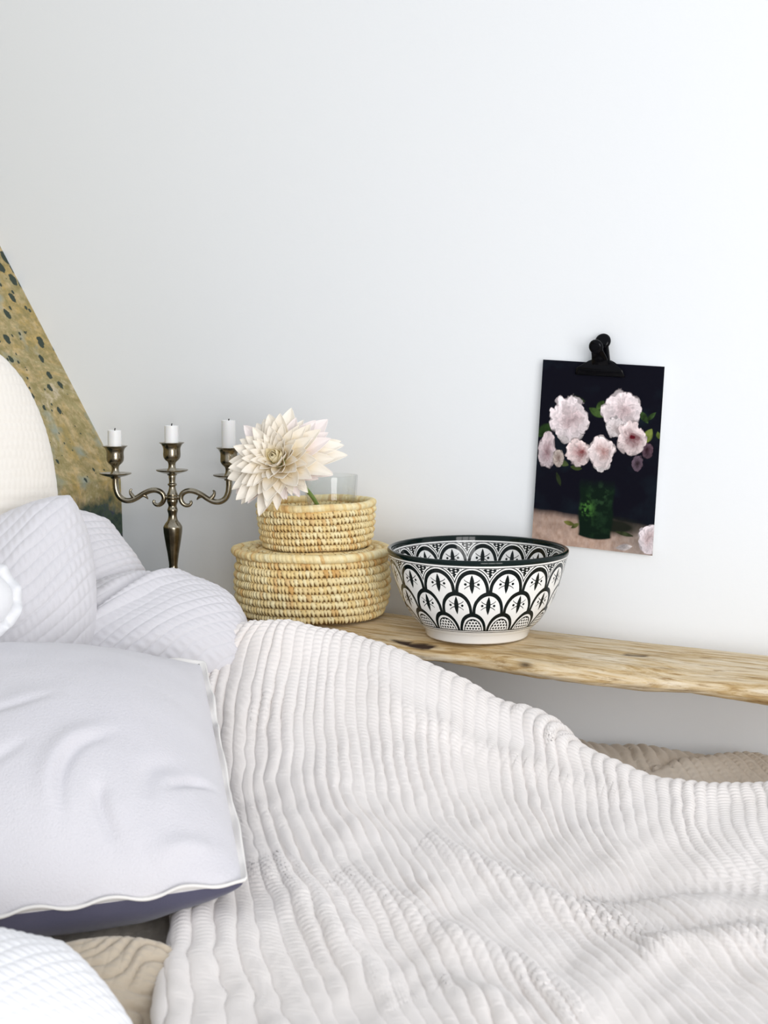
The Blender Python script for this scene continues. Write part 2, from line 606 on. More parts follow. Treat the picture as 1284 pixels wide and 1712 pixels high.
def build_shelf():
    ns, nc = 420, 72
    s = np.linspace(s_kn + 0.12, 0.95, ns)
    depth = 0.232 + 0.012 * vnoise(s * 5, s * 0, 3) + np.interp(s, [-0.4, 0.0, 0.2, 0.45, 0.62, 0.95], [0.014, 0.016, -0.002, -0.008, -0.004, -0.004])
    thick = 0.040 + np.interp(s, [-0.5, 0, 0.3, 0.5, 0.95], [0, -0.004, -0.004, 0.000, 0.002])
    # closed section in (out from the wall, height): flat on top, rounded back and nose
    a = np.linspace(0, 2 * np.pi, nc, endpoint=False)
    ca, sa = np.cos(a), np.sin(a)
    ex = np.sign(ca) * np.abs(ca) ** 0.62
    ez = np.sign(sa) * np.abs(sa) ** 0.80
    P = np.zeros((ns, nc, 3))
    crack = np.zeros((ns, nc))
    for i in range(ns):
        d, t = depth[i], thick[i]
        o = d * 0.5 + 0.004 + ex * d * 0.5
        z = shelf_top(s[i]) - t * 0.5 + ez * t * 0.5
        # the back edge falls away towards the wall
        back = np.clip((0.075 - o) / 0.075, 0, 1)
        z = z - 0.020 * back ** 1.3 * (ez > -0.5)
        w = np.array(W0)[None] + np.array(E1)[None] * s[i] + np.array(EN)[None] * o[:, None]
        w[:, 2] = z
        P[i] = w
    n = gnormal(np.concatenate([P, P[:, :1]], 1))[:, :nc]
    c0 = P.mean(1, keepdims=True)
    n *= np.sign(np.sum(n * (P - c0), -1, keepdims=True).mean())
    S2, A2 = np.meshgrid(s, a, indexing='ij')
    cs, sn = np.cos(A2), np.sin(A2)
    front = np.clip(cs, 0, 1)
    under = np.clip(-sn, 0, 1)
    d = 0.0035 * fbm(S2 * 9, cs * 2 + 3, 11, 3) * (front + under * 0.8) + 0.0016 * fbm(S2 * 14, A2 * 6, 15, 4) * (0.25 + front + under)
    d -= 0.004 * np.clip(fbm(S2 * 4, sn * 5, 21, 3) - 0.25, 0, 1) * front
    # knots and cracks
    out = np.einsum('ijk,k->ij', P - np.array(W0), np.array(EN))
    def knot(px, py, rs, ro, deep, ko_=None):
        nonlocal d, crack
        q = at_z(px, py, ZS - CAM_Z - 0.004)
        ks = float((Vector(q) - W0).dot(E1)); ko = float((Vector(q) - W0).dot(EN))
        if ko_: ko = ko_
        e = ((S2 - ks) / rs) ** 2 + ((out - ko) / ro) ** 2
        g = np.exp(-e * 1.5) * (sn > -0.2)
        g2 = g * (0.85 + 0.55 * fbm(S2 * 55, out * 160, 31, 3))
        d = d - deep * np.clip(g2 * 1.6, 0, 1)
        crack = np.maximum(crack, np.clip(g2 * 4.0 - 0.9, 0, 1))
    knot(683, 1072, 0.036, 0.008, 0.003, 0.221)
    knot(652, 1071, 0.022, 0.006, 0.002, 0.216)
    knot(1058, 1085, 0.024, 0.009, 0.004)
    knot(1110, 1091, 0.008, 0.004, 0.003)
    P2 = P + n * d[..., None]
    # dark knot on the nose
    V = P2.reshape(-1, 3)
    e = ((S2 - 0.335) / 0.010) ** 2 + ((A2 - 0.15) / 0.14) ** 2
    crack = np.maximum(crack, np.exp(-e) * 0.9)
    V = np.concatenate([V, P2[0].mean(0)[None], P2[-1].mean(0)[None]])
    Fq = gridfaces(ns, nc, False, True)
    k = ns * nc
    faces = [list(f) for f in Fq] + [[k, (j + 1) % nc, j] for j in range(nc)] + [[k + 1, (ns - 1) * nc + j, (ns - 1) * nc + (j + 1) % nc] for j in range(nc)]
    # model in wall axes so that the grain runs along the shelf
    org = np.array(wp(0, 0.1, 0)); org[2] = SH_T
    R = np.array([list(E1), list(EN), [0, 0, 1]])
    me = mesh('driftwood_shelf', (V - org) @ R.T, faces)
    cr = np.concatenate([crack.ravel(), [0, 0]])
    add_attr(me, 'crack', np.repeat(cr[:, None], 3, 1))
    o = obj('driftwood_shelf', me, M_WOOD)
    o.location = org
    o.rotation_euler = (0, 0, math.atan2(E1.y, E1.x))
    # EN must be +y or -y of the local frame
    if (o.rotation_euler.to_matrix() @ Vector((0, 1, 0))).dot(EN) < 0:
        vs = np.empty(len(me.vertices) * 3, np.float32)
        me.vertices.foreach_get('co', vs)
        vs = vs.reshape(-1, 3); vs[:, 1] *= -1
        me.vertices.foreach_set('co', vs.ravel())
        me.flip_normals()
        me.update()
    tag(o, 'weathered driftwood plank shelf running along the white wall', 'shelf')
    return o


build_shelf()

# ------------------------------------------------------------------ candelabrum and candles
CX = 287
C_Y = wallY(CX, 0.125)
cm = 1.0 * C_Y / F                                   # metres per pixel there
c_top = Vector(at(CX, 740, C_Y))                      # rim of the middle cup
c_sh = float(shelf_top((Vector((c_top.x, c_top.y, 0)) - W0).dot(E1)))
cand = thing('candelabrum', (c_top.x, c_top.y, c_sh),
             'three-armed tarnished pewter candelabrum standing left of the baskets', 'candelabrum')
U = cm / 4.94                                        # one unit of the enlarged view


def zl(y):                                           # enlarged-view row -> height above the shelf
    return (292 - y) * U * 1.005 + (c_top.z - c_sh)


def lat(name, prof, parent, loc=(0, 0, 0), n=40, sub=None, mat=M_METAL):
    if sub: prof = smooth_prof(prof, sub)
    v, f = lathe(prof, n)
    o = obj(name, mesh(name, v, f[:, ::-1]), mat, parent)
    o.location = loc
    return o


stem_p = [(0.1, 560), (28, 560), (27, 600), (27, 622), (37, 632), (37, 642), (27, 655), (33, 685), (45, 720), (44, 735), (50, 742), (50, 752),
          (44, 760), (45, 780), (36, 805), (35, 822), (42, 840), (43, 855), (36, 880), (36, 905), (44, 935), (62, 958), (77, 985), (79, 1005), (74, 1055),
          (60, 1140), (46, 1220), (37, 1290), (36, 1320), (43, 1360), (46, 1395), (40, 1415), (52, 1432), (48, 1445), (75, 1470), (130, 1500),
          (205, 1530)]
zb = zl(1530)
prof = [(r * U, zl(y)) for r, y in stem_p]
prof = smooth_prof(prof, 150)
kz = (prof[-1][1])
foot = [(0.045, max(0.006, kz - 0.004) if kz > 0.01 else 0.008), (0.047, 0.004), (0.046, 0.0), (0.0001, 0.0)]
# keep the foot on the shelf whatever its exact height
prof = [(r, z) for r, z in prof if z > 0.012] + [(0.041, 0.011), (0.047, 0.006), (0.047, 0.0), (0.0001, 0.0)]
lat('stem', prof, cand, n=48)
cup_p = [(0.1, 440), (30, 438), (60, 420), (66, 395), (64, 350), (60, 310), (62, 298), (90, 291), (101, 290), (103, 294), (92, 302), (78, 320), (71, 345), (72, 390), (68, 415), (55, 435),
         (36, 452), (30, 470), (31, 495), (40, 515), (44, 524), (0.1, 526)]
pan_p = [(0.1, 520), (60, 521), (110, 517), (130, 514), (132, 518), (125, 526), (85, 540), (45, 550), (36, 562), (0.1, 563)]


def holder(dx, dy, dz):
    lat('candle_cup', smooth_prof([(r * U, zl(y)) for r, y in cup_p], 90), cand, (dx, dy, dz), 40)
    lat('drip_pan', smooth_prof([(r * U, zl(y)) for r, y in pan_p], 44), cand, (dx, dy, dz), 48)


ARM = 96.0 * cm                                      # reach of an arm, seen almost square on
arm_dir = Vector((math.cos(0.05), -math.sin(0.05), 0))
CAND = []
for side in (-1, 1):
    dz = -0.0055 if side < 0 else -0.0075
    p = arm_dir * (ARM * side)
    holder(p.x, p.y, dz)
    CAND.append((p.x, p.y, dz))
    # main scroll of the arm, seen flat in the plane of the candelabrum; 0 = stem axis
    pts = [(-497, 552), (-497, 610), (-488, 665), (-462, 715), (-415, 745), (-362, 748), (-310, 730), (-255, 700), (-200, 680), (-150, 676),
           (-108, 690), (-80, 718), (-74, 755), (-90, 785), (-118, 800), (-148, 795), (-164, 775), (-158, 758)]
    path = spline([(x, y) for x, y in pts], 110)
    rad = np.interp(np.linspace(0, 1, 110), [0, 0.12, 0.4, 0.6, 0.75, 0.9, 1], [32, 30, 26, 27, 24, 17, 12]) * U
    def to3(pp):
        return np.array([list(arm_dir * (-side * x * U * (ARM / (497 * U))) + Vector((0, 0, zl(y) + dz * max(0, min(1, -x / 497))))) for x, y in pp])
    parts = [tube(to3(path), rad, 12, 0.85, tuple(Vector((0, 0, 1)).cross(arm_dir)))]
    leaf = spline([(-330, 735), (-350, 712), (-365, 690), (-368, 668), (-355, 655)], 24)
    parts.append(tube(to3(leaf), np.interp(np.linspace(0, 1, 24), [0, 0.4, 1], [25, 20, 8]) * U, 10, 0.8, tuple(Vector((0, 0, 1)).cross(arm_dir))))
    spur = spline([(-268, 705), (-240, 718), (-222, 735), (-214, 748)], 16)
    parts.append(tube(to3(spur), np.interp(np.linspace(0, 1, 16), [0, 0.4, 1], [24, 17, 3]) * U, 10, 0.8, tuple(Vector((0, 0, 1)).cross(arm_dir))))
    link = spline([(-78, 735), (-60, 738), (-42, 742)], 8)
    parts.append(tube(to3(link), np.full(8, 20) * U, 10, 1, tuple(Vector((0, 0, 1)).cross(arm_dir))))
    v, f = join(parts)
    obj('arm', mesh('arm', v, f), M_METAL, cand)
holder(0, 0, 0)
CAND.insert(1, (0, 0, 0))
# candles stand in the cups
for (dx, dy, dz), h, lab in zip(CAND, (26, 28, 44), ('short white candle in the left arm of the candelabrum',
                                                   'white candle stub in the middle cup of the candelabrum',
                                                   'tallest white candle, in the right arm beside the flower')):
    z0 = c_sh + zl(372) + dz
    t = thing('candle', (c_top.x + dx, c_top.y + dy, z0), lab, 'candle', 'candles in the candelabrum')
    r = 11.6 * cm
    top = zl(296) - zl(372) + h * cm
    pr = [(0.0001, 0), (r * 0.97, 0), (r, 0.001), (r * 1.0, top - 0.002), (r * 0.95, top - 0.0003), (r * 0.8, top), (r * 0.35, top - 0.0012), (0.0001, top - 0.0018)]
    lat('wax', smooth_prof(pr, 60), t, n=32, mat=M_WAX)
    wk = np.array([[0, 0, top - 0.004], [0.0002, 0, top + 0.0015], [0.0008, 0.0003, top + 0.0045]])
    v, f = tube(spline(wk, 8), np.full(8, 0.0009), 8, 1, (0, 1, 0))
    obj('wick', mesh('wick', v, f), M_WICK, t)

# ------------------------------------------------------------------ coiled baskets
def coil(R, rz, rr, nst, seed, slant=1.0, tooth=0.5, nseg=5, nphi=14, plain=False, tilt=0.0):
    """One coil of grass wrapped in palm stitches: ring of radius R, half height rz, half width rr."""
    rg = np.random.default_rng(seed)
    nt_ = nst * nseg
    th = np.linspace(0, 2 * np.pi, nt_, endpoint=False)
    ph = np.linspace(0, 2 * np.pi, nphi, endpoint=False)
    T, Ph = np.meshgrid(th, ph, indexing='ij')
    cell = T / (2 * np.pi) * nst + slant * 0.5 * np.sin(Ph)
    jit = 0.18 * np.sin(cell * 0.7 + seed) + 0.12 * np.sin(cell * 1.9 + seed * 2)
    c = cell + jit
    idx = np.floor(c).astype(int) % nst
    f = np.abs((c - np.floor(c)) * 2 - 1)
    # stitches narrow downwards, leaving a dark tooth between them
    width = 0.98 - tooth * np.clip(-np.sin(Ph), 0, 1)
    lump = np.sqrt(np.clip(1 - (f / width) ** 2, 0, 1))
    if plain: lump = 0.75 + 0.25 * lump
    size = rg.uniform(0.86, 1.06, nst)[idx]
    k = (0.52 + 0.52 * lump) * size
    wave = 0.0006 * np.sin(T * 5 + seed)
    r = R + rr * k * np.cos(Ph)
    z = rz * (0.8 + 0.22 * k) * np.sin(Ph) + wave + tilt * np.cos(T)
    P = np.stack([r * np.cos(T), r * np.sin(T), z], -1).reshape(-1, 3)
    tint = rg.uniform(0, 1, nst)[idx][..., None]
    ca, cb = np.array([0.88, 0.70, 0.35]), np.array([0.97, 0.89, 0.60])
    col = ca + (cb - ca) * tint
    br = (rg.uniform(0, 1, nst) > 0.90)[idx][..., None]
    patch = np.clip(vnoise(T * 2.2, T * 0 + seed * 1.7, 5), 0, 1)[..., None]
    col = col * (1 - 0.35 * patch * np.array([0.25, 0.55, 1.0])) * (1 - br * np.array([0.15, 0.3, 0.45]))
    core = (lump < 0.35)[..., None]
    col = np.where(core, np.array([0.17, 0.09, 0.02]), col)
    me = mesh('coil', P, gridfaces(nt_, nphi, True, True)[:, ::-1])
    add_attr(me, 'straw', col.reshape(-1, 3))
    return me


def put_basket(px, Y, zfoot, label, name='basket'):
    p = at(px, 900, Y)
    return thing(name, (float(p[0]), Y, zfoot), label, 'basket')


B_Y = wallY(522, 0.138)
bm_ = B_Y / F
b_x = float(at(522, 980, B_Y)[0])
b_z = float(shelf_top((Vector((b_x, B_Y, 0)) - W0).dot(E1)))
big = put_basket(522, B_Y, b_z, 'large round coiled straw basket with flat lid, on the shelf behind the bowl')
Rb = 131.0 * bm_
pitch = 0.0110
body_h = pitch * 8
for k in range(8):
    z = pitch * (k + 0.5)
    R = Rb * (0.925, 0.965, 0.985, 0.995, 1.0, 0.995, 0.985, 0.965)[k] - 0.005
    o = obj('coil', coil(R, pitch * 0.575, 0.0068, 118, 40 + k, 0.55 if k % 2 else 0.35, 0.72), M_STRAW, big)
    o.location = (0, 0, z)
v, f = lathe([(0.0001, 0.003), (Rb * 0.9, 0.003), (Rb * 0.9, 0.006), (0.0001, 0.006)], 64)
mb = mesh('bottom', v, f[:, ::-1])
add_attr(mb, 'straw', np.tile([0.7, 0.55, 0.3], (len(v), 1)))
obj('bottom', mb, M_STRAW, big)
# the lid: a thick plain wrapped rim and flat inner coils
lid_z = body_h + 0.0055
v, f = lathe([(0.0001, -0.002), (Rb - 0.012, -0.002), (Rb - 0.012, 0.001), (0.0001, 0.001)], 72)
lm = mesh('lid', v, f[:, ::-1])
add_attr(lm, 'straw', np.tile([0.62, 0.47, 0.24], (len(v), 1)))
lid = obj('lid', lm, M_STRAW, big)
lid.location = (-0.001, 0, lid_z)
obj('lid_rim', coil(Rb - 0.0035, 0.0062, 0.0072, 150, 61, 0.8, 0.1, plain=True), M_STRAW, lid)
for k in range(7):
    R = Rb - 0.0165 - k * 0.0122
    o = obj('coil', coil(R, 0.0042, 0.0064, max(24, int(R / Rb * 105)), 70 + k, 1.0, 0.3, 4, 10), M_STRAW, lid)
    o.location = (0, 0, 0.0005 + 0.0012 * (k % 2))

small_z = b_z + lid_z + 0.0062
small = put_basket(530, B_Y, small_z, 'small open coiled straw basket on the large basket lid, holding the glass')
small.rotation_euler = (0, math.radians(-1.2), 0)
Rs = 100.5 * bm_
pitch_s = 0.0096
for k in range(7):
    R = Rs * (0.905, 0.945, 0.965, 0.975, 0.985, 0.995, 1.0)[k] - 0.005
    o = obj('coil', coil(R, pitch_s * 0.575, 0.0060, 92, 90 + k, 0.45, 0.1 if k == 6 else 0.72, plain=(k == 6)), M_STRAW, small)
    o.location = (0, 0, pitch_s * (k + 0.5))
v, f = lathe([(0.0001, 0.001), (Rs * 0.88, 0.001), (Rs * 0.88, 0.005), (0.0001, 0.005)], 64)
mb = mesh('bottom', v, f[:, ::-1])
add_attr(mb, 'straw', np.tile([0.7, 0.55, 0.3], (len(v), 1)))
obj('bottom', mb, M_STRAW, small)

# ------------------------------------------------------------------ tumbler in the small basket
g_x = float(at(553, 800, B_Y)[0])
g_z0 = small_z + 0.0062
g_h = float(at(553, 794, B_Y)[2]) - g_z0
gr = 45.5 * bm_
gp = [(0.0001, 0.0), (gr * 0.80, 0.0), (gr * 0.84, 0.003), (gr, g_h - 0.001), (gr - 0.0005, g_h), (gr - 0.0015, g_h), (gr - 0.0022, g_h - 0.001), (gr * 0.84 - 0.0022, 0.010), (gr * 0.75, 0.007), (0.0001, 0.0065)]
v, f = lathe(gp, 64)
glass = obj('tumbler', mesh('tumbler', v, f[:, ::-1]), M_GLASS)
glass.location = (g_x, B_Y, g_z0)
tag(glass, 'clear glass tumbler standing in the small basket behind the flower', 'glass')

# ------------------------------------------------------------------ dahlia
D_Y = B_Y - Rs - 0.055
dc = Vector(at(460, 765, D_Y))
dm = D_Y / F
dahlia = thing('dahlia', dc, 'large cream dahlia with blush outer petals leaning out of the glass', 'flower')


def petal_mesh(width, cup, curl, mat, nm='petal'):
    """Pointed, cupped petal: unit length along x, face up z."""
    nu, nv = 15, 9
    u = np.linspace(0, 1, nu)
    w = width * (np.sin(np.pi * u ** 0.82) ** 0.75 * (1 - 0.12 * u) + 0.10 * (1 - u))
    w[-1] = 0.004
    vv = np.linspace(-1, 1, nv)
    Up, Vp = np.meshgrid(u, vv, indexing='ij')
    x = Up
    y = Vp * w[:, None] * (1 - 0.12 * cup)
    z = cup * 0.55 * w[:, None] * np.abs(Vp) ** 1.8 + curl * (Up ** 2.2) - 0.04 * np.sin(np.pi * Up)
    z += 0.012 * np.sin(Vp * 9) * np.sin(np.pi * Up)
    P = np.stack([x, y, z], -1)
    n = gnormal(P)
    top = (P + n * 0.004).reshape(-1, 3)
    bot = (P - n * 0.004).reshape(-1, 3)
    g = gridfaces(nu, nv)
    k = nu * nv
    rimi = [i * nv for i in range(nu)] + [(nu - 1) * nv + j for j in range(1, nv)] + [i * nv + nv - 1 for i in range(nu - 2, -1, -1)] + [j for j in range(nv - 2, 0, -1)]
    m = len(rimi)
    side = np.array([[2 * k + i, 2 * k + (i + 1) % m, 2 * k + m + (i + 1) % m, 2 * k + m + i] for i in range(m)])
    me = mesh(nm, np.concatenate([top, bot, top[rimi], bot[rimi]]), np.concatenate([g, g[:, ::-1] + k, side]))
    me.materials.append(mat)
    return me


PM_IN = [petal_mesh(0.34, 1.3, 0.10, M_PET_IN), petal_mesh(0.30, 1.5, 0.16, M_PET_IN)]
PM_MID = [petal_mesh(0.235, 0.9, -0.02, M_PET), petal_mesh(0.25, 0.75, 0.06, M_PET), petal_mesh(0.22, 1.1, -0.10, M_PET)]
PM_OUT = [petal_mesh(0.215, 0.8, -0.12, M_PET_OUT), petal_mesh(0.23, 0.6, -0.04, M_PET_OUT), petal_mesh(0.215, 0.9, -0.22, M_PET), petal_mesh(0.225, 0.8, -0.10, M_PET)]
axis = Vector((-0.26, -0.86, 0.42)).normalized()
rotA = axis.to_track_quat('Z', 'Y').to_matrix()
NP = 146
rp = random.Random(11)
for i in range(NP):
    f = (i + 0.5) / NP
    incl = math.radians(4 + 112 * f ** 0.70) + rp.uniform(-0.05, 0.05)     # 0 = along the axis
    az = i * 2.399963 + rp.uniform(-0.10, 0.10)
    if f < 0.16:
        L = 0.014 + 0.07 * f; pm = rp.choice(PM_IN)
    elif f < 0.66:
        L = 0.026 + 0.052 * (f - 0.16); pm = rp.choice(PM_MID)
    else:
        L = 0.054 + 0.024 * (f - 0.66); pm = rp.choice(PM_OUT)
    L *= rp.uniform(0.84, 1.12) * 0.97 * (1 + 0.16 * max(0.0, (rotA @ Vector((math.cos(az), math.sin(az), 0))).x))
    lean = incl - (0.34 if f < 0.4 else 0.24) + rp.uniform(-0.14, 0.14)                                # petals stand up more than their base
    bd = Vector((math.sin(incl) * math.cos(az), math.sin(incl) * math.sin(az), math.cos(incl)))
    pd = Vector((math.sin(max(lean, 0.05)) * math.cos(az), math.sin(max(lean, 0.05)) * math.sin(az), math.cos(max(lean, 0.05))))
    tang = Vector((-math.sin(az), math.cos(az), 0))
    up = pd.cross(tang)
    if up.dot(Vector((0, 0, 1))) < 0 and lean < 1.5: up = -up; tang = -tang
    inward = up
    M = Matrix((pd, tang, inward)).transposed()
    if M.determinant() < 0: M = Matrix((pd, -tang, inward)).transposed()
    scr = rotA @ bd
    L *= 1 - 0.42 * max(0.0, min(1.0, (scr.x * 0.62 - scr.z * 0.78 - 0.72) / 0.15))
    tw = Matrix.Rotation(rp.uniform(-0.22, 0.22), 3, 'X')
    base_r = 0.010 + 0.013 * f
    o = bpy.data.objects.new('petal', pm)
    COL.objects.link(o)
    o.parent = dahlia
    loc = rotA @ (bd * base_r - Vector((0, 0, 0.018)))
    o.matrix_local = Matrix.Translation(loc) @ (rotA @ M @ tw).to_4x4() @ Matrix.Diagonal((L, L * rp.uniform(0.95, 1.25), L, 1))
v, f = lathe([(0.0001, -0.016), (0.012, -0.012), (0.017, 0.0), (0.012, 0.012), (0.0001, 0.016)], 20)
core = obj('flower_core', mesh('flower_core', (v @ np.array(rotA).T) - np.array(axis) * 0.02, f), M_STEM, dahlia)
sp_ = [np.array(dc) - np.array(axis) * 0.03, at(497, 796, D_Y + 0.050), at(510, 815, B_Y - gr - 0.0 + 0.012), at(527, 838, B_Y - gr * 0.35), at(548, 880, B_Y), ]
end = np.array([g_x + 0.010, B_Y + 0.006, g_z0 + 0.012])
sp_.append(end)
path = spline(np.array(sp_), 50) - np.array(dc)
v, f = tube(path, np.full(50, 0.0030), 10, 1, (0, 1, 0))
obj('stem', mesh('stem', v, f), M_STEM, dahlia)

# ------------------------------------------------------------------ painted bowl
W_Y = wallY(797.5, 0.150)
w_c = at(797.5, 1061, W_Y)
wm = W_Y / F
w_x = float(w_c[0])
w_z = float(shelf_top((Vector((w_x, W_Y, 0)) - W0).dot(E1)))
SB = 152.5 * wm / 0.124                              # scale against a 24.8 cm bowl
outer = [(0.0001, 0.004), (0.060, 0.004), (0.064, 0.0), (0.069, 0.0), (0.0705, 0.002), (0.0735, 0.0115), (0.0755, 0.0125), (0.086, 0.0225), (0.0955, 0.036), (0.1035, 0.050), (0.1085, 0.0625), (0.1145, 0.080),
         (0.1195, 0.098), (0.1225, 0.1105), (0.1237, 0.114)]
lip = [(0.1242, 0.1165), (0.1238, 0.1190), (0.1220, 0.1205), (0.1196, 0.1202), (0.1180, 0.1185)]
inner = [(0.1168, 0.1105), (0.1140, 0.098), (0.1090, 0.080), (0.1030, 0.0625), (0.0980, 0.050), (0.0900, 0.036), (0.0800, 0.024), (0.0650, 0.015), (0.040, 0.011), (0.0001, 0.010)]
po = spline(outer[6:] + lip + inner, 220)
po = np.concatenate([np.array(outer[:6]), po])
na = 257
th = np.linspace(0, 2 * np.pi, na)
Pb = np.stack([po[:, 0][:, None] * np.cos(th), po[:, 0][:, None] * np.sin(th), np.repeat(po[:, 1][:, None], na, 1)], -1)
me = mesh('bowl', Pb.reshape(-1, 3) * SB, gridfaces(len(po), na)[:, ::-1])
sv = (0.1085 - po[:, 1]) / 0.0300
i_lip = int(np.argmax(po[:, 1]))
rimf = ((po[:, 1] > 0.1135)).astype(float)
pa = np.stack([np.tile(th / (2 * np.pi), (len(po), 1)), np.repeat(sv[:, None], na, 1), np.repeat(rimf[:, None], na, 1)], -1)
add_attr(me, 'paint', pa.reshape(-1, 3), 'FLOAT_VECTOR')
bowl = obj('bowl', me, M_BOWL)
bowl.location = (w_x, W_Y, w_z + 0.0012)
# an arch stands at -7 degrees from the line of sight
bowl.rotation_euler = (0, math.radians(1.3), math.radians(-90 - 7 + 11.25))
tag(bowl, 'large white ceramic bowl painted with black scale pattern and dark rim', 'bowl')

# ------------------------------------------------------------------ print and clip on the wall
PRC = Vector(at(1001, 763, wallY(1000, 0.006)))
PW, PH = 0.1800, 0.2640
tilt = math.radians(-3.0)
PE1 = (E1 * math.cos(tilt) + Vector((0, 0, 1)) * math.sin(tilt))
PE2 = (-E1 * math.sin(tilt) + Vector((0, 0, 1)) * math.cos(tilt))


def paint_print(p, q):
    """Ink colours of a dark flower still life; p, q in 0..1 from the top left. Linear RGB."""
    asp = PH / PW
    Y = q * asp
    n1 = fbm(p * 5, Y * 5, 51, 5); n2 = fbm(p * 22, Y * 22, 61, 4); n3 = fbm(p * 60, Y * 30, 71, 3)
    c = np.zeros(p.shape + (3,))
    c[:] = (0.004, 0.004, 0.009)
    c += np.clip(n1, 0, 1)[..., None] * np.array([0.004, 0.012, 0.014])
    def over(mask, col):
        nonlocal c
        mask = np.clip(mask, 0, 1)[..., None]
        c = c * (1 - mask) + np.asarray(col) * mask
    # table
    edge = 0.815 + 0.03 * (p - 0.3) + 0.012 * n1
    tbl = (q - edge) / 0.035
    tcol = np.array([0.36, 0.255, 0.205]) + n2[..., None] * np.array([0.10, 0.075, 0.06]) + n3[..., None] * 0.05
    tcol = tcol * (0.80 + 0.5 * np.clip(q - 0.82, 0, 1)[..., None] / 0.18)
    tcol = tcol * (1 - 0.35 * np.clip((p - 0.55) * 3, 0, 1)[..., None] * np.array([1.0, 0.75, 0.55]))
    over(tbl, tcol)
    over(0.9 * np.clip(1 - np.hypot((p - 0.66) / 0.33, (q - 0.865) / 0.06), 0, 1) * 2.0, (0.012, 0.014, 0.010))
    # leaves
    def leaf(cx, cy, L, w, ang, col):
        dx = (p - cx); dy = (Y - cy * asp)
        u = dx * math.cos(ang) + dy * math.sin(ang); t = -dx * math.sin(ang) + dy * math.cos(ang)
        m = 1 - np.abs(t) / (w * np.clip(1 - (u / L) ** 2, 0, 1) + 1e-4)
        over(np.clip(m * 3, 0, 1) * (np.abs(u) < L), np.asarray(col) * (0.8 + 0.8 * n2[..., None]))
    gcol = (0.045, 0.085, 0.022)
    for a in [(0.47, 0.265, 0.07, 0.035, 0.5, gcol), (0.50, 0.225, 0.05, 0.03, -0.9, gcol), (0.86, 0.27, 0.06, 0.03, 0.9, (0.05, 0.10, 0.03)), (0.92, 0.265, 0.05, 0.02, -0.8, (0.05, 0.10, 0.03)),
              (0.90, 0.37, 0.07, 0.042, -1.1, (0.16, 0.20, 0.045)), (0.985, 0.36, 0.03, 0.02, 1.3, (0.10, 0.14, 0.03)), (0.05, 0.38, 0.09, 0.05, -0.7, (0.02, 0.045, 0.012)), (0.22, 0.55, 0.05, 0.03, 0.3, (0.05, 0.07, 0.025)),
              (0.33, 0.57, 0.05, 0.025, 0.1, (0.05, 0.07, 0.02)), (0.19, 0.64, 0.06, 0.02, 1.2, (0.02, 0.03, 0.012)), (0.30, 0.20, 0.08, 0.03, 0.2, (0.018, 0.032, 0.012))]:
        leaf(*a)
    # glass vase
    vw = 0.150 + 0.006 * np.sin(q * 40)
    vm = np.clip((vw - np.abs(p - 0.515)) / 0.02, 0, 1) * np.clip((q - 0.62) / 0.06, 0, 1)
    bot = 0.952 - 0.018 * ((p - 0.515) / 0.15) ** 2
    vm = vm * np.clip((bot - q) / 0.008, 0, 1)
    over(vm, np.array([0.004, 0.012, 0.007]) + np.clip(n2, 0, 1)[..., None] * np.array([0.008, 0.022, 0.008]))
    hl = np.exp(-((p - 0.435) / 0.05) ** 2 - ((q - 0.79) / 0.045) ** 2) * np.clip(n2 * 2.2 + 0.25, 0, 1)
    over(vm * hl * 1.3, (0.07, 0.20, 0.04))
    hl = np.exp(-((p - 0.55) / 0.06) ** 2 - ((q - 0.70) / 0.06) ** 2) * np.clip(n2 * 2 + 0.1, 0, 1)
    over(vm * hl, (0.03, 0.07, 0.03))
    for a in [(0.30, 0.875, 0.05, 0.022, 0.2, (0.12, 0.12, 0.03)), (0.35, 0.885, 0.04, 0.02, -0.6, (0.09, 0.10, 0.03)), (0.76, 0.90, 0.08, 0.02, 0.15, (0.035, 0.045, 0.02))]:
        leaf(*a)
    # roses: layered rings of petals
    def rose(cx, cy, rx, ry, seed, heart, tone=(0.80, 0.70, 0.72), sx=0.0, sy=0.0):
        nonlocal c
        dx = (p - cx) / rx + 0.26 * fbm(p * 14 + seed, Y * 14, 81, 3); dy = (Y - cy * asp) / ry + 0.26 * fbm(p * 14, Y * 14 + seed, 91, 3)
        rg = np.random.default_rng(seed)
        ang = np.arctan2(dy, dx); r = np.hypot(dx, dy)
        lob = 1 + 0.07 * np.sin(ang * 5 + seed) + 0.05 * np.sin(ang * 9 + seed * 2.3) + 0.05 * n2
        over(np.clip((lob - r) * 14, 0, 1) * (np.hypot((p - cx) / rx, (Y - cy * asp) / ry) < 1.04), np.asarray(tone) * 0.45)
        for k in range(7):
            rk = 0.98 - k * 0.13
            m = 9 - k
            ox, oy = sx * k / 7 + rg.uniform(-0.05, 0.05), sy * k / 7 + rg.uniform(-0.05, 0.05)
            d2 = np.hypot(dx - ox, dy - oy); a2 = np.arctan2(dy - oy, dx - ox)
            ph = rg.uniform(0, 6.28)
            pet = np.abs(np.sin(a2 * m / 2 + ph))
            lim = rk * (0.80 + 0.20 * pet ** 0.5 + 0.05 * n2)
            shade = 0.62 + 0.44 * np.clip((lim - d2) / (0.30), 0, 1) * 0 + 0.42 * np.clip(d2 / (lim + 1e-4), 0, 1) ** 1.5
            lite = 1.0 - 0.22 * np.clip(dy * 0.8 + dx * 0.35, -0.6, 1)
            strokes = fbm(a2 * 5 + k, d2 * 2.0 + seed, 97, 3)
            lite = lite * (1 + 0.38 * strokes)
            t = np.asarray(tone) * (1 - k / 9 * 0.25) + (np.asarray(heart) - np.asarray(tone)) * np.clip((k - 1.5) / 5.0, 0, 1)
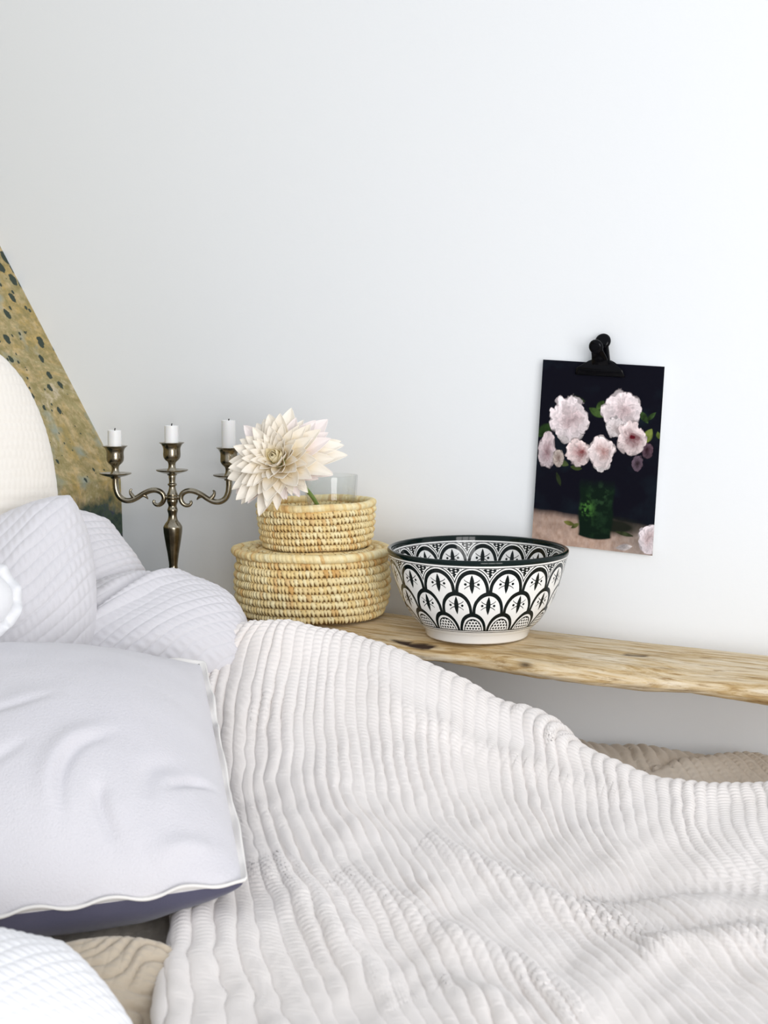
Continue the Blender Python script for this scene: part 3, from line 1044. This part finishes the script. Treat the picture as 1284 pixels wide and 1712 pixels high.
            pc = t * (shade * lite * (0.93 + 0.14 * n3 + 0.10 * n2))[..., None]
            over(np.clip((lim - d2) * 22, 0, 1) * (np.hypot((p - cx) / rx, (Y - cy * asp) / ry) < 1.03), pc)
        
    W = (0.86, 0.76, 0.78)
    rose(0.083, 0.490, 0.075, 0.150, 3, (0.45, 0.30, 0.32), (0.60, 0.50, 0.52))
    rose(0.175, 0.525, 0.048, 0.075, 13, (0.35, 0.25, 0.22), (0.50, 0.42, 0.38))
    rose(0.905, 0.445, 0.05, 0.06, 17, (0.05, 0.02, 0.03), (0.10, 0.06, 0.08))
    rose(0.835, 0.515, 0.05, 0.065, 19, (0.05, 0.03, 0.04), (0.13, 0.09, 0.12))
    rose(0.675, 0.250, 0.165, 0.185, 5, (0.84, 0.66, 0.68), W, 0.1, 0.1)
    rose(0.630, 0.335, 0.075, 0.09, 23, (0.70, 0.6, 0.6), (0.72, 0.65, 0.66))
    rose(0.255, 0.365, 0.125, 0.120, 29, (0.60, 0.5, 0.5), (0.62, 0.56, 0.56))
    rose(0.250, 0.300, 0.168, 0.188, 7, (0.84, 0.66, 0.68), W, 0.15, 0.1)
    rose(0.765, 0.385, 0.128, 0.135, 9, (0.22, 0.06, 0.07), (0.80, 0.67, 0.67), 0.22, -0.05)
    rose(0.335, 0.485, 0.108, 0.115, 11, (0.40, 0.16, 0.16), (0.80, 0.66, 0.65), 0.2, -0.2)
    rose(0.540, 0.540, 0.07, 0.06, 31, (0.7, 0.6, 0.6), (0.74, 0.68, 0.68))
    rose(0.535, 0.472, 0.115, 0.130, 15, (0.68, 0.42, 0.40), (0.86, 0.74, 0.74), 0.05, -0.15)
    rose(0.965, 0.910, 0.095, 0.120, 21, (0.78, 0.62, 0.64), (0.80, 0.72, 0.76))
    leaf(0.765, 0.972, 0.07, 0.030, -0.2, (0.55, 0.50, 0.50))
    return np.clip(c, 0.001, 0.95)


pic = thing('art_print', PRC, 'dark floral still life print with pale roses, clipped to the white wall', 'print')
nx, ny = 300, 420
p_, q_ = np.meshgrid(np.linspace(0, 1, nx), np.linspace(0, 1, ny), indexing='ij')


def print_pt(p, q, lift=0.0):
    p = np.asarray(p, float); q = np.asarray(q, float)
    out = 0.004 + 0.004 * (1 - q) * 1.0 + 0.006 * np.clip(0.5 - p, 0, 1) ** 2 * 4 * q + 0.003 * (p - 0.5) ** 2 * q + lift
    return (np.array(PE1) * ((p - 0.5) * PW)[..., None] + np.array(PE2) * ((0.5 - q) * PH)[..., None] + np.array(EN) * out[..., None])


P = print_pt(p_, q_)
me = mesh('picture', P.reshape(-1, 3), gridfaces(nx, ny)[:, ::-1])
add_attr(me, 'ink', paint_print(p_, q_).reshape(-1, 3))
obj('picture', me, M_PRINT, pic)
pb, qb = np.meshgrid(np.linspace(0, 1, 14), np.linspace(0, 1, 14), indexing='ij')
Pk = np.stack([print_pt(pb, qb, -0.00005), print_pt(pb, qb, -0.0006)]).reshape(-1, 3)
g = gridfaces(14, 14)
rimi = [i * 14 for i in range(14)] + [13 * 14 + j for j in range(1, 14)] + [i * 14 + 13 for i in range(12, -1, -1)] + [j for j in range(12, 0, -1)]
side = np.array([[rimi[i], rimi[(i + 1) % len(rimi)], rimi[(i + 1) % len(rimi)] + 196, rimi[i] + 196] for i in range(len(rimi))])
obj('backing', mesh('backing', Pk, np.concatenate([g + 196, side]), True), M_PAPER, pic)

# bulldog clip biting the top edge
clip_c = PRC + PE1 * ((1010 - 1012) * 0.00097) + PE2 * (PH / 2)
clip = thing('bulldog_clip', clip_c, 'black bulldog clip gripping the top of the floral print', 'clip')
pxm = wallY(1010) / F


def strip(path, widths, thick=0.0009):
    """Bent sheet-metal strip: path of (out, up) points, width along the print's edge."""
    pts = spline(path, 40)
    ws = np.interp(np.linspace(0, 1, 40), np.linspace(0, 1, len(widths)), widths)
    tan = np.gradient(pts, axis=0); tan /= np.linalg.norm(tan, axis=1, keepdims=True)
    nn = np.stack([-tan[:, 1], tan[:, 0]], -1) * thick
    V = []
    for sgn in (1, -1):
        for wv in (-1, -0.9, 0.9, 1):
            q = pts + nn * sgn * (1.0 if abs(wv) < 0.95 else 0.4)
            V.append(np.array(PE1) * (wv * ws)[:, None] + np.array(EN) * q[:, :1] + np.array(PE2) * q[:, 1:])
    V = np.stack(V[:4] + V[4:][::-1], 1)
    Fq = gridfaces(40, 8, False, True)
    caps = [list(range(8)), list(range(39 * 8 + 7, 39 * 8 - 1, -1))]
    return V.reshape(-1, 3), [list(f) for f in Fq] + caps


o0 = 0.0085
for nm, sg, top in (('front_jaw', 1, 0.0), ('back_jaw', -1, 0.0)):
    pth = [(o0 + sg * 0.0010, -0.0165), (o0 + sg * 0.0022, -0.0175), (o0 + sg * 0.0034, -0.0150), (o0 + sg * 0.0052, -0.0080), (o0 + sg * 0.0040, 0.0005), (o0 + sg * 0.0020, 0.004)]
    v, f = strip(pth, [0.036, 0.0365, 0.0365, 0.034, 0.020, 0.0135])
    obj(nm, mesh(nm, v, f), M_CLIP, clip)
for nm, sg, tipo, tipu, rad in (('front_handle', 1, 0.034, 0.0225, 0.0100), ('back_handle', -1, 0.0080, 0.0300, 0.0112)):
    base_o = o0 + sg * 0.003
    pth = [(base_o, -0.006), (base_o + (tipo - base_o) * 0.25, 0.006), (base_o + (tipo - base_o) * 0.7, tipu * 0.72), (tipo, tipu)]
    v, f = strip(pth, [0.0130, 0.0115, 0.0090, 0.0080], 0.0012)
    h = obj(nm, mesh(nm, v, f), M_CLIP, clip)
    cc = np.array(EN) * tipo + np.array(PE2) * tipu
    # the rounded finger grip: a flat bead across the end of the handle
    vv, ff = lathe(smooth_prof([(0.0001, -0.0045), (rad * 0.7, -0.0042), (rad, -0.0015), (rad, 0.0015), (rad * 0.7, 0.0042), (0.0001, 0.0045)], 26), 36)
    dirn = (EN * 0.9 + Vector((0, 0, 1)) * -0.25).normalized() if sg > 0 else (EN * 0.95 + Vector((0, 0, 1)) * 0.3).normalized()
    Rm = np.array(dirn.to_track_quat('Z', 'Y').to_matrix())
    obj('grip', mesh('grip', vv @ Rm.T + cc, ff[:, ::-1]), M_CLIP, h)
# nail that carries the clip
nv, nf = tube(np.array([list(EN * -0.002 + PE2 * 0.024), list(EN * 0.006 + PE2 * 0.024), list(EN * 0.0075 + PE2 * 0.024)]), [0.0012, 0.0012, 0.0022], 10, 1, (0, 0, 1))
obj('hanging_pin', mesh('hanging_pin', nv, nf), M_CLIP, clip)

# ------------------------------------------------------------------ bed
bed_top = CAM_Z - 0.60
s0 = s_kn + 0.06
bed = thing('bed', wp(s0 + 1.0, 0.8, 0), 'low bed along the white wall, covered by beige bedspread', 'bed')
for o in (box('mattress', wp(s0 + 1.0, 0.82, bed_top - 0.11) - bed.location, 1.0, 0.78, 0.11, M_WHITE, bed, (E1, EN, Vector((0, 0, 1))), 0.03),
          box('bed_base', wp(s0 + 1.0, 0.82, 0.16) - bed.location, 0.98, 0.76, 0.12, M_WOOD, bed, (E1, EN, Vector((0, 0, 1))), 0.01)):
    pass
for sx in (-0.9, 0.9):
    for sy in (-0.68, 0.68):
        box('leg', wp(s0 + 1.0 + sx, 0.82 + sy, 0.02) - bed.location, 0.03, 0.03, 0.03, M_WOOD, bed, (E1, EN, Vector((0, 0, 1))), 0.003)


def ribs(c, l, amp=0.0035, cross=0.25, seed=0, wob=0.35, crl=0.0075):
    """Crinkled gauze: puffed ribs (c = rib number, l = metres along) with small cross puckers."""
    c = c + wob * fbm(c * 0.10, l * 9, 200 + seed, 3) + 0.10 * vnoise(c * 0.9, l * 40, 210 + seed)
    s = np.abs(np.sin(np.pi * c))
    k = np.floor(c)
    h = s ** 0.38 * (0.80 + 0.5 * vnoise(k * 0.37, l * 6, 215 + seed))
    am = 0.75 + 0.35 * vnoise(c * 0.3, l * 12, 220 + seed)
    ph = 6.28 * vnoise(k * 0.73, k * 0.31, 230 + seed) * 2
    puck = np.sin(2 * np.pi * l / crl + ph + 1.5 * vnoise(k, l * 60, 231 + seed)) * s
    return amp * (h * am + cross * puck)


# bedspread: lies on the mattress, its ribs run away from the wall
def build_bedspread():
    ns, no = 1000, 300
    s = np.linspace(s0 + 0.02, s0 + 2.0, ns)
    o = np.linspace(0.03, 1.58, no) 
    o = 0.03 + (o - 0.03) ** 1.35 / 1.55 ** 0.35
    S2, O2 = np.meshgrid(s, o, indexing='ij')
    z = CAM_Z - 0.572 + 0.010 * fbm(S2 * 5, O2 * 5, 300, 3)
    # a soft roll along the wall
    z = z + 0.028 * np.exp(-((O2 - 0.10) / 0.10) ** 2) * (1 + 0.35 * vnoise(S2 * 6, O2 * 3, 310)) - 0.03 * np.exp(-(O2 / 0.03) ** 2)
    # crossing fold near the right of the picture
    fx = (S2 - 0.50) - 0.9 * (0.14 - O2)
    z = z + 0.007 * np.tanh(fx / 0.012) * np.exp(-((fx) / 0.07) ** 2)
    # falls over the open sides
    z = z - 0.10 * np.clip((O2 - 1.54) / 0.03, 0, 1) ** 2 - 0.10 * np.clip((S2 - (s0 + 1.95)) / 0.04, 0, 1) ** 2
    P = np.array(W0) + np.array(E1) * S2[..., None] + np.array(EN) * O2[..., None]
    P[..., 2] = z
    c = (S2 * 0.93 - O2 * 0.55 * np.where(fx > 0, 1.5, 1.0)) / 0.0165
    n = gnormal(P)
    if n[..., 2].mean() < 0: n = -n
    P = P + n * ribs(c, O2 * 1.05, 0.0085, 0.13, 1)[..., None]
    me = mesh('bedspread', P.reshape(-1, 3), gridfaces(ns, no)[:, ::-1])
    ob = obj('bedspread', me, M_MUSLIN_BEIGE)
    return tag(ob, 'beige crinkled bedspread showing along the wall beneath the shelf', 'bedspread')


build_bedspread()

# ------------------------------------------------------------------ the big muslin blanket
def build_blanket():
    zf = -0.536
    wz = [1, .74, .49, .27, .13, .05, .02, 0, 0]
    G = [  # rib number base, ridge height, then picture column,row of nine stations along the rib
        (310, -.362, [(384, 1060), (346, 1130), (326, 1220), (320, 1320), (322, 1430), (312, 1520), (288, 1600), (276, 1712), (272, 1850)]),
        (362, -.348, [(420, 1047), (378, 1115), (362, 1210), (364, 1310), (385, 1430), (385, 1520), (392, 1600), (411, 1712), (430, 1850)]),
        (412, -.345, [(455, 1043), (425, 1120), (410, 1215), (412, 1320), (440, 1440), (465, 1520), (490, 1600), (533, 1712), (590, 1850)]),
        (495, -.352, [(520, 1053), (500, 1130), (492, 1220), (495, 1320), (535, 1430), (590, 1520), (635, 1600), (682, 1712), (740, 1850)]),
        (605, -.368, [(600, 1072), (592, 1150), (590, 1235), (605, 1330), (655, 1430), (715, 1525), (770, 1605), (840, 1712), (920, 1850)]),
        (722, -.392, [(700, 1108), (700, 1180), (702, 1255), (722, 1345), (775, 1440), (845, 1530), (915, 1610), (1000, 1712), (1100, 1850)]),
        (880, -.448, [(850, 1189), (850, 1240), (855, 1300), (880, 1375), (930, 1455), (1010, 1540), (1090, 1615), (1190, 1712), (1320, 1850)]),
        (995, -.478, [(965, 1250), (965, 1290), (972, 1340), (995, 1405), (1045, 1470), (1140, 1545), (1240, 1620), (1350, 1712), (1490, 1850)]),
        (1150, -.503, [(1120, 1312), (1125, 1345), (1132, 1385), (1150, 1430), (1200, 1480), (1300, 1550), (1410, 1620), (1530, 1712), (1680, 1850)]),
        (1325, -.507, [(1290, 1320), (1295, 1350), (1305, 1390), (1325, 1435), (1380, 1485), (1480, 1550), (1590, 1620), (1720, 1712), (1880, 1850)]),
        (1520, -.510, [(1480, 1335), (1485, 1365), (1498, 1402), (1520, 1445), (1575, 1492), (1675, 1555), (1785, 1622), (1920, 1712), (2080, 1850)]),
    ]
    rows = []
    for ub, z0, st in G:
        pts = np.array([np.append(at_z(px, py, zf + (z0 - zf) * w), [px, py]) for (px, py), w in zip(st, wz)])
        out = np.array([EN.x, EN.y, 0, 0, 0])
        b1 = pts[0] - out * 0.045 + np.array([0, 0, -0.018, 0, 0])
        b2 = pts[0] - out * 0.085 + np.array([0, 0, -0.075, 0, 0])
        rows.append(np.concatenate([[b2, b1], pts]))
    # the left edge curls under
    first = rows[0].copy()
    first[:, :3] += np.array([0.030, 0.018, -0.060])
    first0 = rows[0].copy()
    first0[:, :3] += np.array([-0.004, 0.006, -0.026])
    rows = [first, first0] + rows
    ubs = np.array([270, 292] + [g[0] for g in G], float)
    rows = np.array(rows)                                    # guide, station, 5
    nv = 430
    A1 = np.stack([spline(r, nv) for r in rows])             # guide, nv, 5
    nu = 1150
    A2 = spline(A1, nu)                                      # nu, nv, 5
    ub = np.interp(np.linspace(0, len(ubs) - 1, nu), np.arange(len(ubs)), ubs)
    P = A2[..., :3]
    px, py = A2[..., 3], A2[..., 4]
    U2 = np.repeat(ub[:, None], nv, 1)
    seg = np.linalg.norm(np.diff(P, axis=1), axis=-1)
    Lm = np.concatenate([np.zeros((nu, 1)), np.cumsum(seg, 1)], 1)
    n = gnormal(P)
    if n[..., 2].mean() < 0: n = -n
    d = 0.010 * fbm(px / 190 + py / 330, py / 150, 400, 3) * np.clip((py - 1150) / 200, 0.2, 1)
    def fold(pts, amp, wid):
        nonlocal d
        pts = spline(np.array(pts, float), 40)
        best = np.full(px.shape, 1e9); tt = np.zeros(px.shape)
        for k, (x, y) in enumerate(pts):
            e = np.hypot(px - x, (py - y) * 1.25)
            tt = np.where(e < best, k / 39, tt); best = np.minimum(best, e)
        d = d + amp * np.exp(-(best / wid) ** 2) * np.sin(np.pi * np.clip(tt, 0.02, 0.98)) ** 0.5
    fold([(700, 1405), (780, 1450), (880, 1495), (990, 1540), (1120, 1575)], 0.013, 26)
    fold([(560, 1470), (640, 1520), (760, 1590), (880, 1640), (990, 1712)], 0.013, 30)
    fold([(850, 1478), (960, 1497), (1080, 1490), (1200, 1480), (1400, 1492), (1700, 1500)], -0.012, 26)
    fold([(960, 1520), (1060, 1507), (1180, 1530), (1300, 1560), (1500, 1590)], 0.010, 30)
    fold([(1060, 1600), (1160, 1590), (1300, 1592), (1600, 1610)], 0.011, 28)
    fold([(1000, 1560), (1100, 1565), (1284, 1556), (1600, 1570)], -0.008, 22)
    fold([(430, 1440), (500, 1520), (600, 1610), (680, 1700)], 0.012, 34)
    fold([(620, 1120), (680, 1190), (790, 1250), (930, 1300), (1050, 1330)], 0.006, 22)
    fold([(450, 1150), (430, 1260), (450, 1380)], -0.008, 40)
    fold([(850, 1187), (878, 1196), (905, 1222), (930, 1245)], 0.010, 18)
    fold([(730, 1650), (840, 1700), (930, 1790)], 0.010, 26)
    P = P + n * d[..., None]
    n = gnormal(P)
    if n[..., 2].mean() < 0: n = -n
    amp = 0.0086 * np.clip(0.75 + 0.35 * fbm(px / 160, py / 160, 420, 2), 0.4, 1.2)
    h = ribs(U2 / 20.5, Lm, 1.0, 0.13, 2, 0.42, 0.0070)
    P = P + n * (amp * h)[..., None]
    me = mesh('blanket', P.reshape(-1, 3), gridfaces(nu, nv))
    ob = obj('blanket', me, M_MUSLIN)
    return tag(ob, 'large off-white crinkled muslin blanket heaped across the bed', 'blanket')


build_blanket()

# ------------------------------------------------------------------ pillows
def pillow_surface(TL, TR, BR, BL, tf, tb, n=180, rnd=0.5, bow=0.03, p=0.5, rib=None, lump=0.006, seed=0, shape=None, fn=None, skew=None, pb=None, bowx=None):
    """Closed pillow between four corners; tf/tb = puff to the front and to the back (metres)."""
    TL, TR, BR, BL = [np.asarray(q, float) for q in (TL, TR, BR, BL)]
    t = np.linspace(-1, 1, n)
    a1 = np.sin(t * np.pi / 2) * 0.55 + t * 0.45
    a, b_ = np.meshgrid(a1, a1, indexing='ij')
    ax = a * np.sqrt(1 - rnd * b_ ** 2 / 2) * (1 - bow * (1 - a * a) * 0) - 0
    by = b_ * np.sqrt(1 - rnd * a ** 2 / 2)
    ax = ax * (1 - (bow if bowx is None else bowx) * (1 - b_ ** 2))
    by = by * (1 - bow * (1 - a ** 2))
    u = (ax + 1) / 2; v = (by + 1) / 2
    base = (TL * ((1 - u) * (1 - v))[..., None] + TR * (u * (1 - v))[..., None] + BR * (u * v)[..., None] + BL * ((1 - u) * v)[..., None])
    nrm = np.cross(BL - TL, TR - TL); nrm = nrm + np.cross(BR - TR, BR - BL)
    nrm /= np.linalg.norm(nrm)
    if np.dot(nrm, np.array([0, -1, 0.4])) < 0: nrm = -nrm
    T = ((1 - a ** 2) * (1 - b_ ** 2)) ** p
    W = np.linalg.norm(TR - TL); H = np.linalg.norm(BL - TL)
    xm, ym = ax * W / 2, by * H / 2
    out = []
    for sg, tt in ((1, tf), (-1, tb)):
        Ts = T
        if sg < 0 and pb: Ts = ((1 - a ** 2) * (1 - b_ ** 2)) ** pb
        if sg > 0 and skew: Ts = T * (1 + skew * b_)
        Q = base + nrm * (sg * tt * Ts)[..., None]
        nn = gnormal(Q)
        nn *= np.sign(np.sum(nn * nrm * sg)) or 1
        edge = np.clip(np.minimum(1 - np.abs(a), 1 - np.abs(b_)) * 8, 0, 1)
        d = lump * fbm(xm * 9 + seed, ym * 9 + sg, 500 + seed, 3) * edge
        if fn is not None: d = d + fn(xm, ym, a, b_, sg) * edge
        if rib:
            ang, spc, amp, crs = rib
            cx = (xm * math.cos(ang) + ym * math.sin(ang)); cl = -xm * math.sin(ang) + ym * math.cos(ang)
            bend = 0.35 * fbm(xm * 5, ym * 5, 520 + seed, 2)
            d = d + ribs(cx / spc + bend * 2, cl, amp, crs, 3 + seed % 5, 0.4, spc * 0.62) * (0.3 + 0.7 * edge)
        out.append(Q + nn * d[..., None])
    f_, k_ = out
    # share the seam
    seam = np.zeros((n, n), bool); seam[0] = seam[-1] = True; seam[:, 0] = seam[:, -1] = True
    idx = np.arange(n * n).reshape(n, n)
    idb = np.where(seam, idx, 0)
    rest = np.argwhere(~seam)
    idb[~seam] = n * n + np.arange(len(rest))
    V = np.concatenate([f_.reshape(-1, 3), k_[~seam]])
    g = gridfaces(n, n)
    gb = idb.ravel()[g]
    # orientation
    q = f_[n // 2 + 1, n // 2] - f_[n // 2, n // 2]; r = f_[n // 2, n // 2 + 1] - f_[n // 2, n // 2]
    if np.dot(np.cross(q, r), nrm) < 0: g = g[:, ::-1]
    else: gb = gb[:, ::-1]
    ring = np.concatenate([f_[:, 0], f_[-1, 1:], f_[-2::-1, -1], f_[0, -2:0:-1]])
    return V, g, gb, ring, nrm


def pillow(name, label, cat, mat, corners, tf, tb, back_mat=None, **kw):
    V, g, gb, ring, nrm = pillow_surface(*[at(*c) for c in corners], tf, tb, **kw)
    me = mesh(name, V, np.concatenate([g, gb]))
    me.materials.append(mat)
    if back_mat:
        me.materials.append(back_mat)
        me.polygons.foreach_set('material_index', np.concatenate([np.zeros(len(g), np.int32), np.ones(len(gb), np.int32)]))
    o = obj(name, me)
    tag(o, label, cat)
    return o, ring, nrm


# cream ribbed cushion against the knee wall
pillow('cushion', 'tall cream cushion with fine horizontal ribs, under the sloping ceiling', 'cushion', M_CREAM,
       [(-400, 540, 1.93), (98, 540, 2.13), (92, 1190, 2.08), (-400, 1240, 1.88)], 0.075, 0.05, n=230, rnd=0.95, bow=0.0,
       rib=(math.pi / 2, 0.0125, 0.0024, 0.12), lump=0.004, seed=1)
# grey muslin pillow leaning, its corner up
pillow('pillow', 'grey crinkled pillow standing on its corner in front of the cream cushion', 'pillow', M_MUSLIN_GREY,
       [(-250, 1010, 1.86), (152, 764, 2.02), (176, 1200, 1.90), (-200, 1400, 1.76)], 0.070, 0.05, n=300, rnd=0.72, bow=0.02,
       rib=(math.radians(74), 0.0160, 0.0046, 0.12), lump=0.008, seed=2)
pillow('pillow', 'grey crinkled pillow tucked behind the upright grey one, left of the candelabrum', 'pillow', M_MUSLIN_GREY,
       [(40, 838, 2.12), (182, 862, 2.16), (285, 1020, 2.10), (60, 1120, 2.02)], 0.055, 0.04, n=230, rnd=0.4, bow=0.02,
       rib=(math.radians(75), 0.0150, 0.0040, 0.12), lump=0.010, seed=3)


def crease_c(xm, ym, a, b_, sg):
    t = (a * 0.9 + 0.55 + b_ * 0.75)
    return -0.012 * np.exp(-(t / 0.09) ** 2) + 0.006 * np.exp(-((t - 0.22) / 0.14) ** 2)


pillow('pillow', 'plump grey crinkled pillow in front of the candelabrum foot', 'pillow', M_MUSLIN_GREY,
       [(130, 972, 2.08), (392, 985, 2.08), (440, 1120, 1.95), (60, 1175, 1.88)], 0.065, 0.06, n=300, rnd=0.55, bow=0.0,
       rib=(math.radians(46), 0.0152, 0.0042, 0.16), lump=0.006, seed=4, fn=crease_c)


def linen_creases(xm, ym, a, b_, sg):
    d = np.zeros(xm.shape)
    def ln(pts, amp, wid):
        nonlocal d
        pts = spline(np.array(pts, float), 30)
        best = np.full(xm.shape, 1e9); tt = np.zeros(xm.shape)
        for k, (x, y) in enumerate(pts):
            e = np.hypot(a - x, b_ - y); tt = np.where(e < best, k / 29, tt); best = np.minimum(best, e)
        d = d + amp * np.exp(-(best / wid) ** 2) * np.sin(np.pi * np.clip(tt, 0.03, 0.97)) ** 0.7
    ln([(0.25, 0.78), (0.27, 0.60), (0.36, 0.45), (0.52, 0.34)], -0.0062, 0.030)
    ln([(0.19, 0.76), (0.22, 0.58), (0.32, 0.42), (0.48, 0.30)], 0.0048, 0.05)
    ln([(0.46, 0.88), (0.42, 0.72), (0.44, 0.62)], -0.0065, 0.035)
    ln([(0.62, 0.70), (0.66, 0.52), (0.80, 0.40)], -0.0045, 0.045)
    ln([(0.72, 0.60), (0.85, 0.50), (0.96, 0.44)], -0.0060, 0.024)
    ln([(-0.15, 0.28), (0.10, 0.20), (0.30, 0.10)], -0.0035, 0.028)
    ln([(-0.2, 0.62), (0.0, 0.52), (0.15, 0.42)], -0.0035, 0.028)
    ln([(0.60, 0.95), (0.75, 0.88), (0.9, 0.86)], 0.006, 0.05)
    return d if sg > 0 else d * 0


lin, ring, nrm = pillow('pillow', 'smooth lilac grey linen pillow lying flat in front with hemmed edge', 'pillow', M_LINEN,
                        [(-420, 1150, 1.80), (358, 1100, 1.84), (434, 1488, 1.40), (-420, 1590, 1.30)], 0.115, 0.085, M_LINEN_SHADE,
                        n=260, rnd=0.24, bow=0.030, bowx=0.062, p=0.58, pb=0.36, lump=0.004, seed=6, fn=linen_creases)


def flange(ring, nrm, parent, w=0.0042):
    """Narrow hem standing out along the seam, gently waved."""
    m = 700
    r = np.concatenate([ring, ring[:1]])
    L = np.concatenate([[0], np.cumsum(np.linalg.norm(np.diff(r, axis=0), axis=1))])
    t = np.linspace(0, L[-1], m, endpoint=False)
    p = np.stack([np.interp(t, L, r[:, k]) for k in range(3)], -1)
    c = p.mean(0)
    tan = np.roll(p, -3, 0) - np.roll(p, 3, 0)
    tan /= np.linalg.norm(tan, axis=1, keepdims=True)
    out = np.cross(tan, nrm)
    out *= np.sign(np.sum(out * (p - c), 1).mean())
    wv = 0.0035 * vnoise(t * 28, t * 0, 600) + 0.0022 * np.sin(t * 95)
    prof = [(-0.002, 0.0016), (w * 0.7, 0.0014), (w, 0.0021), (w + 0.0018, 0.0), (w, -0.0021), (w * 0.7, -0.0014), (-0.002, -0.0016)]
    V = []
    for o_, h_ in prof:
        k = np.clip(o_ / w, 0, 1)
        V.append(p + out * o_ * (1 + 0.25 * vnoise(t * 20, t * 0 + 2, 610))[:, None] + nrm * (h_ + k * (wv + 0.004))[:, None])
    V = np.stack(V, 1)
    o = obj('hem', mesh('hem', V.reshape(-1, 3), gridfaces(m, len(prof), True, False)), M_HEM, parent)
    tag(o, 'pale stitched hem')
    return o


flange(ring, nrm, lin)

# white frilled cushion at the left edge
wc, ring, nrm = pillow('cushion', 'bright white cushion with small frill at the left edge of the bed', 'cushion', M_WHITE,
                       [(-300, 915, 1.66), (20, 950, 1.74), (22, 1056, 1.70), (-300, 1090, 1.62)], 0.05, 0.04, n=120, rnd=0.7, bow=0.0, lump=0.003, seed=8)
m = 500
r_ = np.concatenate([ring, ring[:1]])
L_ = np.concatenate([[0], np.cumsum(np.linalg.norm(np.diff(r_, axis=0), axis=1))])
t_ = np.linspace(0, L_[-1], m, endpoint=False)
pp = np.stack([np.interp(t_, L_, r_[:, k]) for k in range(3)], -1)
cc = pp.mean(0)
tan = np.roll(pp, -2, 0) - np.roll(pp, 2, 0); tan /= np.linalg.norm(tan, axis=1, keepdims=True)
ou = np.cross(tan, nrm); ou *= np.sign(np.sum(ou * (pp - cc), 1).mean())
V = []
for k, o_ in enumerate((-0.002, 0.006, 0.013)):
    V.append(pp + ou * (o_ * (1 + 0.35 * (k > 0) * vnoise(t_ * 45, t_ * 0, 620)))[:, None] + nrm * (k * 0.003 * np.sin(t_ * 330 + 2 * vnoise(t_ * 30, t_ * 0, 630)))[:, None])
V = np.stack(V + [q - nrm * 0.0012 for q in V[::-1]], 1)
obj('frill', mesh('frill', V.reshape(-1, 3), gridfaces(m, 6, True, True)), M_WHITE, wc)

# beige wrinkled cushion in the gap below the linen pillow, and the white quilted one in the corner
def wrinkle(xm, ym, a, b_, sg):
    c = xm * 70 + 16 * fbm(xm * 9, ym * 9, 640, 3) + ym * 22
    return 0.0060 * np.abs(np.sin(c)) ** 0.6 * np.clip(a * 0.6 + 0.7, 0.2, 1)


pillow('cushion', 'beige wrinkled cushion in the gap between linen pillow and blanket', 'cushion', M_MUSLIN_SHADE,
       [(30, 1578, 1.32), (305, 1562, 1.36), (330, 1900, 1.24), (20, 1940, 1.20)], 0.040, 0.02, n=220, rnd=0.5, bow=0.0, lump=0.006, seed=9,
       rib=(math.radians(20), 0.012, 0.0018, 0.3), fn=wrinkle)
pillow('cushion', 'white quilted cushion in the near left corner, out of focus', 'cushion', M_WHITE,
       [(-420, 1560, 1.16), (128, 1556, 1.19), (318, 1880, 1.06), (-420, 2050, 1.00)], 0.060, 0.03, n=260, rnd=0.45, bow=0.0, lump=0.006, seed=10,
       rib=(math.radians(60), 0.012, 0.0018, 0.5))
